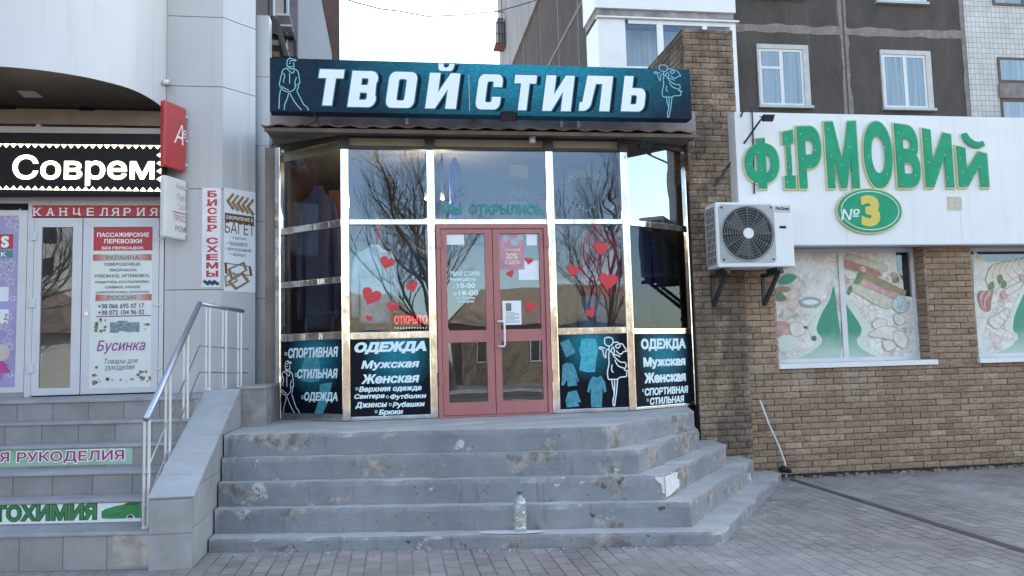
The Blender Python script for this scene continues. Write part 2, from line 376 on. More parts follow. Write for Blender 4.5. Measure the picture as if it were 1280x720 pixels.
m_red = mat('red_print', (.50, .035, .05), .5, var=.06)
m_redbox = mat('red_light_box', (.48, .05, .055), .4, var=.08)
m_heart = mat('red_heart_film', (.62, .035, .05), .5, var=.08)
m_whiteink = mat('white_ink', (.86, .86, .88), .5, var=0)
m_paper = mat('white_paper', (.74, .78, .81), .6, var=.04)
m_ink = mat('grey_ink', (.09, .10, .13), .6, var=0)
m_maroon = mat('maroon_ink', (.36, .02, .12), .6, var=.1)
m_purple = mat('purple_ink', (.36, .06, .30), .6, var=.1)
m_door, t, p = nodes('dusty_pink_door_paint'); c1 = ramp(t, noise_n(t, coords(t, scale=(1, 1, .5)), 3, 6, .6), .3, .7, (.355, .118, .120), (.43, .158, .155))
c1 = mix(t, ramp(t, noise_n(t, coords(t), 13, 7, .7), .66, .70), c1, (.22, .09, .085)); t.links.new(c1, p.inputs['Base Color']); p.inputs['Roughness'].default_value = .42; bump(t, p, noise_n(t, coords(t), 30, 4), .08, .006)
m_roofsheet = mat('rust_red_roof_sheet', (.17, .085, .075), .6, var=.3, scale=6)
m_fascia = mat('grimy_fascia', (.13, .10, .08), .7, var=.35, scale=5)
m_plaster = mat('stained_grey_plaster', (.27, .245, .25), .85, var=.35, scale=4, bmp=.4, bscale=18)
m_glass = glass_mat('shop_glass', .13, wob=.05)
m_glass_side = glass_mat('side_shop_glass', .05)
m_glass_bright = glass_mat('mirror_tinted_glass', .40, sheen=(.7, .8, .9))
m_glass_door = glass_mat('door_glass', .15, (.7, .74, .76))
m_glass_apt = glass_mat('house_window_glass', .14, wob=.03)
m_bottle = glass_mat('clear_plastic', .20, (.93, .95, .95), .2, 22, (.9, .92, .92))
t = m_bottle.node_tree; o_ = next(n for n in t.nodes if n.type == 'OUTPUT_MATERIAL'); src = o_.inputs[0].links[0].from_socket
df = new(t, 'BsdfDiffuse'); df.inputs[0].default_value = (.72, .74, .74, 1); mx = new(t, 'MixShader'); mx.inputs[0].default_value = .22
t.links.new(src, mx.inputs[1]); t.links.new(df.outputs[0], mx.inputs[2]); t.links.new(mx.outputs[0], o_.inputs[0])
# crinkled mirror film on the posts
m_chrome, t, p = nodes('crinkled_mirror_film'); p.inputs['Metallic'].default_value = 1; p.inputs['Roughness'].default_value = .16
t.links.new(ramp(t, noise_n(t, coords(t), 5, 4), .35, .65, (.60, .58, .56), (.80, .80, .80)), p.inputs['Base Color'])
nb = bump(t, p, noise_n(t, coords(t, scale=(1, 1, .35)), 4.5, 3, .5), .5, .03); bump(t, p, noise_n(t, coords(t), 22, 3), .12, .006, nb)
# navy-to-turquoise print of the name board, with a scale pattern
def teal_print(name, cx, cz, wx, wz, lo=(.006, .018, .038), hi=(.0, .26, .36), patt=12., con=.62):
    m, t, p = nodes(name); tc = new(t, 'TexCoord'); sp = new(t, 'SeparateXYZ'); t.links.new(tc.outputs['Object'], sp.inputs[0])
    def sq(o, c, w):
        a = new(t, 'Math', operation='SUBTRACT'); a.inputs[1].default_value = c; t.links.new(o, a.inputs[0])
        d = new(t, 'Math', operation='DIVIDE'); d.inputs[1].default_value = w; t.links.new(a.outputs[0], d.inputs[0])
        q = new(t, 'Math', operation='MULTIPLY'); t.links.new(d.outputs[0], q.inputs[0]); t.links.new(d.outputs[0], q.inputs[1]); return q.outputs[0]
    ad = new(t, 'Math', operation='ADD'); t.links.new(sq(sp.outputs[0], cx, wx), ad.inputs[0]); t.links.new(sq(sp.outputs[2], cz, wz), ad.inputs[1])
    r = new(t, 'ValToRGB'); e = r.color_ramp.elements; e[0].position = 0; e[0].color = rgb(hi); e[1].position = 1; e[1].color = rgb(lo); k = e.new(.35); k.color = rgb(tuple(.45*a+.25*b for a, b in zip(hi, lo)))
    t.links.new(ad.outputs[0], r.inputs[0])
    vo = new(t, 'TexVoronoi', feature='DISTANCE_TO_EDGE'); vo.inputs['Scale'].default_value = patt; t.links.new(coords(t, scale=(.6, 1, 1.3)), vo.inputs['Vector'])
    c = mix(t, 1., r.outputs[0], ramp(t, vo.outputs['Distance'], .0, .16, (con,)*3, (1.08,)*3), 'MULTIPLY')
    t.links.new(c, p.inputs['Base Color']); p.inputs['Roughness'].default_value = .5; p.inputs['Specular IOR Level'].default_value = .12; return m

# ------------------------------------------------------------------ setting: ground
g = MB(); g.add([(-300, -300, 0), (300, -300, 0), (300, 300, 0), (-300, 300, 0)], [(0, 1, 2, 3)])
ground = link('pavement', g, m_paver, kind='structure')
m_asphalt = mat('asphalt', (.06, .06, .062), .85, var=.25, scale=2, bmp=.4, bscale=90)
rd = MB(); rd.box(-150, -16, -.2, 150, -8, .006)
link('road', rd, m_asphalt, kind='structure')
kb = MB(); kb.box(-150, -8, -.2, 150, -7.85, .13); kb.box(-150, -16.15, -.2, 150, -16, .13)
link('road_kerb', kb, mat('kerb_concrete', (.35, .34, .33), .85), kind='structure')
stp = MB(); a0 = Vector((4.66, 9.12, .004)); a1 = Vector((4.62, 4.2, .004))
stp.add([a0+Vector((-.045, 0, 0)), a0+Vector((.03, 0, 0)), a1+Vector((.045, 0, 0)), a1+Vector((-.05, 0, 0))], [(0, 3, 2, 1)])
link('drain_strip', stp, mat('dark_drain_strip', (.075, .065, .065), .85, var=.3), kind='structure')

# ------------------------------------------------------------------ bricks as real geometry
def brick_face(mb, tones, P, u0, v0, u1, v1, off, bl=.225, bh=.0755, rough=.008, skip=None):
    """split-face bricks laid in running bond over a rectangle of plane P"""
    rows = int((v1-v0)/bh+.999); j = .0085
    for r in range(rows):
        a0 = v0+r*bh; a1 = min(a0+bh-j, v1)
        if a1-a0 < .01: continue
        b = u0 - (bl/2 if r % 2 else 0) - random.random()*.012
        while b < u1-.005:
            l = max(b, u0); rr = min(b+bl-j, u1); b += bl
            if rr-l < .012: continue
            if skip and skip(l, a0, rr, a1): continue
            nu, nv = 5, 3; jit = random.uniform(-.004, .004); seed = random.random()*99
            vs = []; fs = []
            for iv in range(nv+1):
                for iu in range(nu+1):
                    edge = iu in (0, nu) or iv in (0, nv)
                    o = off + jit + (rough*.25 if edge else rough*(.7+1.5*noise.noise((seed+iu*.9, seed+iv*1.3, r))))
                    vs.append(P.pt(l+(rr-l)*iu/nu + (random.uniform(-.0015, .0015)), a0+(a1-a0)*iv/nv, o))
            for iv in range(nv):
                for iu in range(nu):
                    k = iv*(nu+1)+iu; fs.append((k, k+1, k+nu+2, k+nu+1))
            base = len(vs); bd = .016
            ring = [0, nu, (nv+1)*(nu+1)-1, nv*(nu+1)]
            vs += [vs[i] - P.n*(bd+rough) for i in ring]
            fs += [tuple(range(0, nu+1))[::-1] + (base, base+1), tuple(range(nv*(nu+1), (nv+1)*(nu+1))) + (base+2, base+3)]
            fs += [tuple(nu+i*(nu+1) for i in range(nv+1))[::-1] + (base+1, base+2), tuple(i*(nu+1) for i in range(nv+1)) + (base+3, base)]
            mb.add(vs, fs); tones += [min(1, max(0, random.gauss(.5, .2)))]*len(vs)
def brick_part(name, parent, material, faces):
    mb = MB(); tones = []
    for f in faces: brick_face(mb, tones, *f[0], **f[1])
    me_o = part(name, mb, material, parent)
    a = me_o.data.attributes.new('tone', 'FLOAT', 'POINT'); a.data.foreach_set('value', tones)
    return me_o

# ------------------------------------------------------------------ middle shop
PS = Plane((0, 8.7)); PL = Plane((-.5, 8.7), -41); PRW = Plane((2.62, 8.7), 29)
shop = thing('clothes_shop', 'small glazed clothes shop with mirror clad posts and a pink double door', 'shop', (1.1, 8.7, .9))
LZ = .905; TOP = 3.97
LW, RWL = 1.06, 1.11       # lengths of the splayed side bays
PL.o = PL.pt(-LW, 0)       # put the left bay's origin at its far end so that u runs to the right
WE = PL.o.copy(); RE = PRW.pt(RWL, 0)
post = lambda P, u, w, z0, z1, d=.05: MB().bbox(P, u-w/2, z0, u+w/2, z1, -.05, d)
def crumple(mb, amp=.006):
    return mb
for u in (-.5, .425, 1.755, 2.62):
    mb = MB(); zs = 14
    w = .088
    for k in range(zs):
        z0 = LZ+(3.80-LZ)*k/zs; z1 = LZ+(3.80-LZ)*(k+1)/zs
    mb.bbox(PS, u-w/2, LZ+.003, u+w/2, 3.84, -.04, .035)
    o = part('post', mb, m_chrome, shop); bevel(o, .012, 2)
for P, u in ((PL, .03), (PRW, RWL-.03)):
    o = part('post', MB().bbox(P, u-.045, LZ+.003, u+.045, 4.02, -.04, .035), m_chrome, shop); bevel(o, .012, 2)
# transoms between the posts
def rail_bar(P, u0, u1, z0, z1, m=m_chrome, name='transom'):
    o = part(name, MB().bbox(P, u0, z0, u1, z1, -.03, .02), m, shop); bevel(o, .008, 2)
bays = [(-.456, .381), (.469, 1.711), (1.799, 2.576)]
for i, (a, b) in enumerate(bays):
    rail_bar(PS, a, b, 3.00, 3.065)
    if i != 1:
        rail_bar(PS, a, b, 1.765, 1.845); rail_bar(PS, a, b, LZ+.003, .953)
lb = (.075, LW-.04); rb = (.045, RWL-.075)
for z0, z1 in ((2.99, 3.07), (2.38, 2.45), (1.775, 1.86), (LZ+.003, .985)): rail_bar(PL, lb[0], lb[1], z0, z1)
for z0, z1 in ((2.99, 3.065), (1.755, 1.83), (LZ+.003, .945)): rail_bar(PRW, rb[0], rb[1], z0, z1)
def pane(P, u0, v0, u1, v1, m=m_glass, name='glass_pane', off=-.005):
    part(name, MB().poly([P.pt(u0, v0, off), P.pt(u1, v0, off), P.pt(u1, v1, off), P.pt(u0, v1, off)]), m, shop)
for i, (a, b) in enumerate(bays):
    pane(PS, a, 3.065, b, 3.84)
    if i != 1: pane(PS, a, 1.845, b, 3.00)
for v0, v1 in ((3.07, 3.97), (2.45, 2.99), (1.86, 2.38)): pane(PL, lb[0], v0, lb[1], v1, m_glass_side)
for v0, v1 in ((3.065, 3.97), (1.83, 2.99)): pane(PRW, rb[0], v0, rb[1], v1, m_glass_bright if v0 > 3 else m_glass_side)
# dark head frame over the glass
hd = MB()
for (a, b) in bays: hd.bbox(PS, a, 3.84, b, 3.875, -.05, .015)
for u in (-.5, .425, 1.755, 2.62): hd.bbox(PS, u-.05, 3.842, u+.05, 4.03, -.06, .03)
hd.bbox(PS, -.55, 3.97, 2.67, 4.03, -.07, -.065+.05)
hd.bbox(PL, .0, 3.975, LW, 4.04, -.06, .03); hd.bbox(PRW, .0, 3.975, RWL, 4.04, -.06, .03)
part('head_frame', hd, m_dark, shop)
cl = MB()
for (a, b) in bays: cl.bbox(PS, a, 3.878, b, 3.968, -.10, -.03)
cl.bbox(PL, .08, 3.845, LW-.05, 3.93, -.03, -.008)
part('head_board', cl, mat('cream_board', (.36, .33, .26), .7), shop)
# corrugated roof edge above
rf = MB(); n = 90; x0, x1 = -1.33, 3.42
for i in range(n):
    a = x0+(x1-x0)*i/n; b = x0+(x1-x0)*(i+1)/n
    za = 4.018+.013*math.sin(a*26)+.01*noise.noise((a*2, 0, 0)); zb = 4.018+.013*math.sin(b*26)+.01*noise.noise((b*2, 0, 0))
    rg_ = .02*noise.noise((a*3.1, 4, 0)); rf.add([(a, 8.40+rg_, za-.005), (b, 8.40+rg_, zb-.005), (b, 9.0, zb+.075), (a, 9.0, za+.075), (a, 8.40+rg_, za-.016), (b, 8.40+rg_, zb-.016), (b, 9.0, zb+.062), (a, 9.0, za+.062)], [(0, 1, 2, 3), (7, 6, 5, 4), (4, 5, 1, 0)])
part('roof_sheet', rf, m_roofsheet, shop)
part('eave_board', MB().box(-1.3, 8.43, 3.945, 3.44, 8.455, 3.985), m_fascia, shop)
ss = MB(); ss.add([(-1.3, 8.457, 3.965), (3.44, 8.457, 3.965), (3.52, 9.2, 4.048), (-1.3, 9.4, 4.048)], [(0, 3, 2, 1)])
part('eave_soffit', ss, mat('beige_soffit_board', (.15, .13, .105), .8, var=.3, spec=.2), shop)
pw = MB(); pw.box(-1.28, 8.72, 4.05, 3.52, 8.86, 4.34)
part('parapet', pw, m_plaster, shop)
pj = MB()
for x in (.16, 1.9, 2.1): pj.box(x, 8.70, 4.12, x+.035, 8.718, 4.33)
part('parapet_strap', pj, m_pvc, shop)
part('flat_roof', MB().box(-1.28, 8.862, 4.06, 3.52, 13.2, 4.3), m_plaster, shop)
# room behind the glass
m_room = mat('brown_room_wall', (.22, .18, .16), .85, var=.2); m_floor = mat('dark_shop_floor', (.07, .07, .075), .4); m_ceil = mat('shop_ceiling', (.30, .29, .27), .8)
rm = MB(); rm.box(-1.3, 12.6, .9, 3.55, 12.75, 4.04); rm.box(-1.45, 9.45, .9, -1.3, 12.6, 4.04); rm.box(3.62, 9.35, .9, 3.75, 12.6, 4.04)
part('room_wall', rm, m_room, shop)
part('room_ceiling', MB().poly([(-1.3, 9.42, 4.035), (-.52, 8.74, 4.035), (2.62, 8.74, 4.035), (3.56, 9.32, 4.035), (3.6, 12.6, 4.035), (-1.3, 12.6, 4.035)][::-1]), m_ceil, shop)
rp = MB(); rp.box(-.2, 9.9, LZ, -.14, 12.0, 3.3); rp.box(-.75, 9.75, LZ, -.55, 9.95, 3.6)
part('partition', rp, mat('red_partition', (.20, .05, .04), .7), shop)
# door
dr = part('door', (lambda m: (m.bbox(PS, .472, LZ+.02, .515, 2.998, -.03, .045), m.bbox(PS, 1.665, LZ+.02, 1.708, 2.998, -.03, .045), m.bbox(PS, .515, 2.955, 1.665, 2.998, -.03, .045), m.bbox(PS, .472, LZ+.002, 1.708, LZ+.02, -.03, .05), m)[-1])(MB()), m_door, shop)
for (u0, u1, g0, g1) in ((.52, 1.086, .585, 1.005), (1.094, 1.66, 1.165, 1.615)):
    lf = MB(); lf.bbox(PS, u0, .93, g0, 2.95, -.02, .03); lf.bbox(PS, g1, .93, u1, 2.95, -.02, .03)
    lf.bbox(PS, g0, 2.90, g1, 2.95, -.02, .03); lf.bbox(PS, g0, 1.71, g1, 1.84, -.02, .03); lf.bbox(PS, g0, .93, g1, 1.065, -.02, .03)
    ln = part('door_leaf', lf, m_door, dr)
    gg = MB()
    for v0, v1 in ((1.84, 2.90), (1.065, 1.71)): gg.poly([PS.pt(g0, v0, .004), PS.pt(g1, v0, .004), PS.pt(g1, v1, .004), PS.pt(g0, v1, .004)])
    part('door_glass', gg, m_glass_door, dr)
for u in (.50, 1.69):
    for v in (2.74, 1.25): part('hinge', MB().bbox(PS, u-.022, v, u+.022, v+.14, .0455, .06), m_door, dr)
hu, hv = PS.uv(627, 402)
h = MB(); a, b = PS.uv(631, 402)[1], PS.uv(630, 433)[1]
h.tube([PS.pt(1.125, a, .03), PS.pt(1.13, a, .075), PS.pt(1.185, a, .08), PS.pt(1.195, a-.02, .08), PS.pt(1.195, b+.02, .08), PS.pt(1.185, b, .08), PS.pt(1.13, b, .075), PS.pt(1.125, b, .03)], .012, 8)
part('handle', h, mat('white_handle', (.68, .68, .70), .35), dr, True)

# ---- advertising panels below the glass
def panel(P, r, label, cx=.5, cz=.8):
    u0, v0, u1, v1 = r; o = P.pt((u0+u1)/2, v0)
    th = thing('advertising_panel', label, 'sign', tuple(o), P.deg, 'advertising panels under the shop windows')
    w, hh = u1-u0, v1-v0
    m = teal_print('teal_panel_print', (cx-.5)*w, cz*hh, w*.46, hh*.55, (.004, .006, .013), (.0, .19, .27), 22, .75)
    part('board', MB().bbox(P, u0, v0, u1, v1, -.02, .012), m, th)
    return th
def figure(P, strokes, x0, ytop, x1, ybot, w, m, th, off, name='line_drawing'):
    u0, v0, u1, v1 = rect_px(P, x0, ytop, x1, ybot); mb = MB()
    for k, s in enumerate(strokes):
        closed = s[0] == s[-1] and len(s) > 3
        q = [(u0+(u1-u0)*a, v0+(v1-v0)*b) for a, b in (s[:-1] if closed else s)]
        mb.ribbon(P, q, w, off+.0003*(k % 9), closed)
    part(name, mb, m, th)
nm = lambda pts, x, y, w, h: [((a-x)/w, (y-b)/h) for a, b in pts]
MAN = [nm(s, 130, 572, 284, 474) for s in (
    [(212,142),(215,115),(240,100),(270,106),(293,112),(290,122),(262,117),(235,128)], [(210,140),(212,165),(225,185),(250,195),(272,190),(276,160),(270,135)],
    [(224,168),(242,180),(264,170)], [(230,145),(245,148)], [(205,190),(175,205),(160,250),(145,310),(140,340),(150,365),(180,395),(220,405),(260,395),(285,370),(295,340)],
    [(275,195),(310,215),(322,260),(330,325),(312,330),(318,355),(305,385)], [(205,190),(225,210),(265,235),(278,205)], [(235,235),(235,330)], [(180,235),(190,270),(178,300),(182,325)],
    [(300,270),(285,310),(287,350)], [(160,355),(195,378),(228,388)], [(150,385),(140,450),(135,560)], [(225,415),(215,460),(190,520),(185,568)], [(235,415),(265,470),(300,520),(345,568)], [(300,390),(330,450),(365,515),(395,540),(412,570)])]
WOMAN = [nm(s, 385, 640, 240, 570) for s in (
    [(435,100),(440,80),(470,73),(500,85),(505,115),(490,140),(465,145),(440,130),(435,100)], [(465,145),(472,165),(445,185),(440,242),(425,220),(415,175),(390,165),(392,152),(415,156),(440,166)],
    [(505,120),(540,115),(565,140),(545,165),(525,150),(540,135),(580,130),(600,160),(615,190),(590,195),(570,215),(545,205),(530,185)], [(500,150),(515,180),(510,215),(540,225),(560,238)],
    [(465,235),(470,200),(488,190),(500,212),(510,235)], [(460,170),(478,188),(498,160)], [(465,235),(465,290),(450,360),(455,415),(480,420),(530,420),(555,405),(605,400),(608,370),(618,355),(590,345),(605,320),(600,285),(560,280),(510,235)],
    [(490,300),(485,345),(500,365)], [(515,260),(540,310),(590,332)], [(482,420),(490,480),(500,540),(488,590),(488,630),(500,635),(505,600),(520,520),(532,420)], [(506,420),(506,480),(500,540)])]
# left bay
r = rect_px(PL, 349, 426, 424, 520); r = (.08, .99, LW-.05, 1.77)
pa = panel(PL, r, 'advertising panel in the left bay with white outline of a striding man', .55, .75)
uv = PL.uv
texts('lettering', PL, [('СПОРТИВНАЯ', 361.5, 434, 424, 447), ('СТИЛЬНАЯ', 373, 461, 423.5, 473), ('ОДЕЖДА', 381.5, 490, 423.5, 503)], m_cyan_text, pa, .016, bold=.045, shear=.15)
texts('bullet', PL, [('o', 357, 440, 360.5, 444.5), ('o', 370, 466, 373, 471), ('o', 378, 494, 381, 499)], m_cyan_text, pa, .016)
figure(PL, MAN, 351, 451, 376, 517, .011, m_lineW, pa, .016)
pp = MB(); 
def px_poly(mb, P, pts, off): fill_shape(mb, P, [[P.uv(*q) for q in pts]], off)
px_poly(pp, PL, [(383,446),(398,443),(402,462),(400,476),(390,478),(378,476),(377,462)], .0135); px_poly(pp, PL, [(401,480),(416,478),(412,500),(405,517),(394,517),(400,498)], .0135)
part('garment_print', pp, m_garment_print, pa)
# second panel
pb = panel(PS, (-.455, .955, .38, 1.763), 'wide advertising panel left of the pink door listing garments in large cyan lettering', .6, .8)
texts('lettering', PS, [('ОДЕЖДА', 443, 427, 533, 442, dict(bold=.07)), ('Мужская', 451.5, 450, 524.5, 462.5, dict(bold=.045)), ('Женская', 451.5, 467, 524.5, 479, dict(bold=.045)),
    ('Верхняя одежда', 448.5, 482, 527, 490.5), ('Свитера', 443, 492, 481, 499.5), ('Футболки', 487.5, 492, 533, 499.5), ('Джинсы', 444, 502, 484, 510.5), ('Рубашки', 490.5, 502, 531, 510), ('Брюки', 473.5, 511.5, 504, 519.5)], m_cyan_text, pb, .016, bold=.045, shear=.2)
texts('bullet', PS, [('o', 444.5, 484, 448, 488), ('o', 482.5, 494, 486, 498), ('o', 486, 503.5, 489.5, 507.5), ('o', 468.5, 512.5, 472, 516.5)], m_cyan_text, pb, .016)
# third panel
pc = panel(PS, (1.80, .955, 2.575, 1.763), 'advertising panel with teal garments and white outline of a woman', .45, .9)
z7 = lambda pts: [(690+x/6.547, 410+y/6.547) for x, y in pts]
for pts, m in (([(65,120),(135,90),(190,200),(115,242)], m_garment_print), ([(240,90),(300,85),(355,90),(375,180),(360,250),(350,360),(290,362),(220,345),(235,240),(220,180)], m_garment_print2),
    ([(85,300),(120,285),(165,290),(190,340),(218,435),(205,440),(190,400),(205,470),(125,478),(120,420),(95,470),(75,470)], m_garment_print), ([(130,525),(200,508),(235,605),(205,610),(225,640),(120,650),(108,590)], m_garment_print),
    ([(330,395),(365,405),(400,390),(430,440),(445,520),(425,530),(405,480),(410,530),(405,648),(318,648),(315,530),(320,490),(300,530),(285,520),(300,450)], m_garment_print)):
    mb = MB(); px_poly(mb, PS, z7(pts), .0145); part('garment_print', mb, m, pc)
figure(PS, WOMAN, 749, 421, 785, 507.5, .013, m_lineW, pc, .017)
# right bay
pd = panel(PRW, (.055, .955, RWL-.08, 1.752), 'narrow advertising panel in the right splayed bay beside the brick pier', .5, .75)
texts('lettering', PRW, [('ОДЕЖДА', 800, 423, 856, 438.5), ('Мужская', 803, 446, 855.5, 460.5), ('Женская', 804, 465, 856, 478)], m_cyan_text, pd, .016, bold=.06)
texts('lettering', PRW, [('СПОРТИВНАЯ', 804.5, 483.5, 859, 493), ('СТИЛЬНАЯ', 811, 495.5, 854, 504.5)], m_cyan_text, pd, .016, bold=.05, shear=.12)
texts('bullet', PRW, [('o', 801.5, 486, 804, 490), ('o', 807, 498, 809.5, 502)], m_cyan_text, pd, .016)

# ---- name board
PN = Plane((0, 8.2))
nb_o = thing('name_board', 'long dark teal shop name board with large white letters above the glazed shop front', 'sign', (1.03, 8.2, 4.09))
mp = teal_print('name_board_print', .35, .66, 2.1, .95, (.007, .024, .048), (.0, .27, .39), 24, .72)
o = part('board', MB().box(-1.21, 8.2, 4.09, 3.27, 8.36, 4.645), mp, nb_o)
st_ = MB()
for x in (-.9, .9, 2.6): part('bracket', MB().box(x, 8.362, 4.2, x+.05, 8.72, 4.25), m_dark, nb_o)
part('seam', MB().box(PN.uv(586, 115)[0], 8.194, 4.13, PN.uv(586, 115)[0]+.006, 8.1985, 4.52), m_alu, nb_o)
def arc(cx, cy, r, a0, a1, n=6): return [(cx+r*math.cos(R(a0+(a1-a0)*i/n)), cy+r*math.sin(R(a0+(a1-a0)*i/n))) for i in range(n+1)]
def rr(x0, y0, x1, y1, r): return arc(x1-r, y0+r, r, -90, 0)+arc(x1-r, y1-r, r, 0, 90)+arc(x0+r, y1-r, r, 90, 180)+arc(x0+r, y0+r, r, 180, 270)
ST, HT = .36, .22
def glyph(c):
    if c == 'Т': return .86, [[(.27, 0), (.60, 0), (.60, .76), (.86, .76), (.86, 1), (0, 1), (0, .76), (.27, .76)]]
    if c == 'В': return .88, [[(0, 0)]+arc(.66, .22, .22, -90, 35)+arc(.64, .78, .22, -35, 90)+[(0, 1)], [(.34, .2)]+[(.34, .40)]+arc(.52, .34, .06, 90, 0)+arc(.52, .26, .06, 0, -90), [(.34, .61), (.34, .8)]+arc(.50, .74, .06, 90, 0)+arc(.50, .67, .06, 0, -90)]
    if c == 'О': return .92, [rr(0, 0, .92, 1, .2), rr(.33, .2, .59, .8, .06)[::-1]]
    if c in 'ИЙ':
        s = [[(0, 0), (.30, 0), (.62, .55), (.62, 0), (.95, 0), (.95, 1), (.65, 1), (.33, .45), (.33, 1), (0, 1)]]
        if c == 'Й': s.append([(.22, 1.27), (.40, 1.27)]+arc(.475, 1.24, .09, 180, 360)[::1]+[(.56, 1.27), (.73, 1.27)]+arc(.61, 1.16, .10, 0, -90, 4)+arc(.34, 1.16, .10, -90, -180, 4))
        return .95, s
    if c == 'С': return .88, [[(.88, .36), (.88, .2)]+arc(.68, .2, .2, 0, -90)+arc(.2, .2, .2, -90, -180)+arc(.2, .8, .2, 180, 90)+arc(.68, .8, .2, 90, 0)+[(.88, .64), (.56, .64), (.56, .74)]+arc(.50, .74, .06, 0, 90)+arc(.39, .74, .06, 90, 180)+arc(.39, .26, .06, 180, 270)+arc(.50, .26, .06, 270, 360)+[(.56, .36)]]
    if c == 'Л': return 1.0, [[(-.04, 0), (.10, 0)]+arc(.10, .26, .26, -90, 0)+[(.44, .77), (.66, .77), (.66, 0), (1.0, 0), (1.0, 1), (.12, 1), (.06, .36)]+arc(.0, .3, .06, 0, -90)+[(-.04, .24)]]
    if c == 'Ь': return .88, [[(0, 0)]+arc(.66, .22, .22, -90, 0)+arc(.66, .44, .22, 0, 90)+[(.34, .66), (.34, 1), (0, 1)], [(.34, .2), (.34, .46)]+arc(.50, .40, .06, 90, 0)+arc(.50, .26, .06, 0, -90)]
# letters: pixel extents of each glyph on the board
LET = [('Т', 393, 431, 87, 132), ('В', 434, 475, 89, 134), ('О', 481, 523, 90, 135), ('Й', 531, 576, 91.5, 136), ('С', 593, 630, 93, 137), ('Т', 638, 672, 94, 138), ('И', 677, 719, 94.5, 139), ('Л', 724, 767, 95, 139), ('Ь', 775, 810, 95.5, 139.5)]
SH = .15
for c, xa, xb, yt, yb in LET:
    w, lp = glyph(c); v0 = PN.uv((xa+xb)/2, yb)[1]; v1 = PN.uv((xa+xb)/2, yt)[1]; ua = PN.uv(xa, (yt+yb)/2)[0]; ub = PN.uv(xb, (yt+yb)/2)[0]
    H = v1-v0; sx = (ub-ua-SH*H)/w
    tr = lambda l, dx=0, dy=0, g=0: [(ua + x*sx + SH*H*y + dx, v0+y*H+dy) for x, y in l]
    mb = MB(); fill_shape(mb, PN, [tr(l, .045, -.012) for l in lp], .0025); part('letter_shadow', mb, m_letter_sh, nb_o)
    mb = MB()
    for l in lp:
        q = tr(l); mb.ribbon(PN, q, .026, .0045+.0002*lp.index(l), True) if False else None
        k = len(q)
        for i in range(k):
            a, b = Vector(q[i]), Vector(q[(i+1) % k]); d = b-a
            if d.length < 1e-5: continue
            d.normalize(); nn = Vector((-d.y, d.x))*.011
            a2, b2 = a-d*.008, b+d*.008; of = .004+.00003*i
            mb.poly([PN.pt(*(a2+nn), of), PN.pt(*(b2+nn), of), PN.pt(*(b2-nn), of), PN.pt(*(a2-nn), of)])
    part('letter_outline', mb, m_teal_edge, nb_o)
    mb = MB(); fill_shape(mb, PN, [tr(l) for l in lp], .006); part('letter', mb, m_letter, nb_o)
figure(PN, MAN, 348, 73, 386, 138, .009, m_line, nb_o, .003)
figure(PN, WOMAN, 818, 81, 853, 147, .009, m_line, nb_o, .003)
# ---- door print, stickers, window lettering
TW = PS
wl = thing('window_lettering', 'teal opening announcement lettered across the glass above the pink door', 'lettering', (1.1, 8.69, 3.08))
texts('word', PS, [('МЫ', 552, 255.5, 577, 268), ('ОТКРЫЛИСЬ', 586, 255.5, 678, 268)], m_teal_glass, wl, .006, bold=.04)
dl = thing('door_lettering', 'pale opening hours lettering on the left door leaf glass', 'lettering', (.8, 8.68, 2.1))
texts('line', PS, [('ТВОЙ СТИЛЬ', 562, 338, 600, 345), ('Режим работы', 562.5, 347, 594, 352.5), ('с', 565.5, 358, 568, 361), ('10-00', 571, 354, 594, 360.5), ('до', 566.5, 365.5, 571, 369.5), ('18-00', 573, 363, 597.5, 369.5), ('без перерыва', 570.5, 371, 593.5, 374.5), ('и выходных', 572, 375.5, 592.5, 379)], m_cyan_text, dl, .012, bold=.03)
def heart(px, py, s, rot, label, P=PS, off=.004, k=1.):
    u0, v0 = P.uv(px, py); sz = s/112*k; mb = MB(); pts = []
    for i in range(28):
        a = 2*math.pi*i/28; x = 16*math.sin(a)**3/16; y = (13*math.cos(a)-5*math.cos(2*a)-2*math.cos(3*a)-math.cos(4*a))/16
        ca, sa = math.cos(R(rot)), math.sin(R(rot)); pts.append((u0+sz*.5*(x*ca-y*sa), v0+sz*.5*(x*sa+y*ca)))
    fill_shape(mb, P, [pts], off, .0015); single('heart_sticker', mb, m_heart, label, 'sticker', 'red paper hearts stuck on the shop glass')
heart(484, 328, 18, -18, 'red heart sticker highest in the window pane left of the pink door')
heart(464, 370, 24, -22, 'largest red heart sticker in the window pane left of the pink door')
heart(515, 358, 15, 20, 'red heart sticker above the red open sign left of the pink door')
heart(491, 384, 15, -12, 'red heart sticker just left of the red open sign')
heart(461, 398, 9, -15, 'tiniest red heart sticker, lowest in the pane left of the pink door')
heart(751, 310, 19, -8, 'red heart sticker highest in the pane right of the pink door')
heart(716, 338, 17, -20, 'red heart sticker above the khaki trousers behind the glass')
heart(760, 351, 25, -8, 'largest red heart sticker in the pane right of the pink door')
heart(738, 391, 14, 25, 'red heart sticker low in the right pane between khaki trousers and jeans')
heart(638, 342, 10, 20, 'red heart sticker under the pink sale poster on the right door leaf', off=.012)
heart(661, 326, 10, -15, 'red heart sticker beside the pink sale poster on the right door leaf', off=.012)
heart(663, 383, 15, -20, 'red heart sticker beside the white notice on the right door leaf', off=.012)
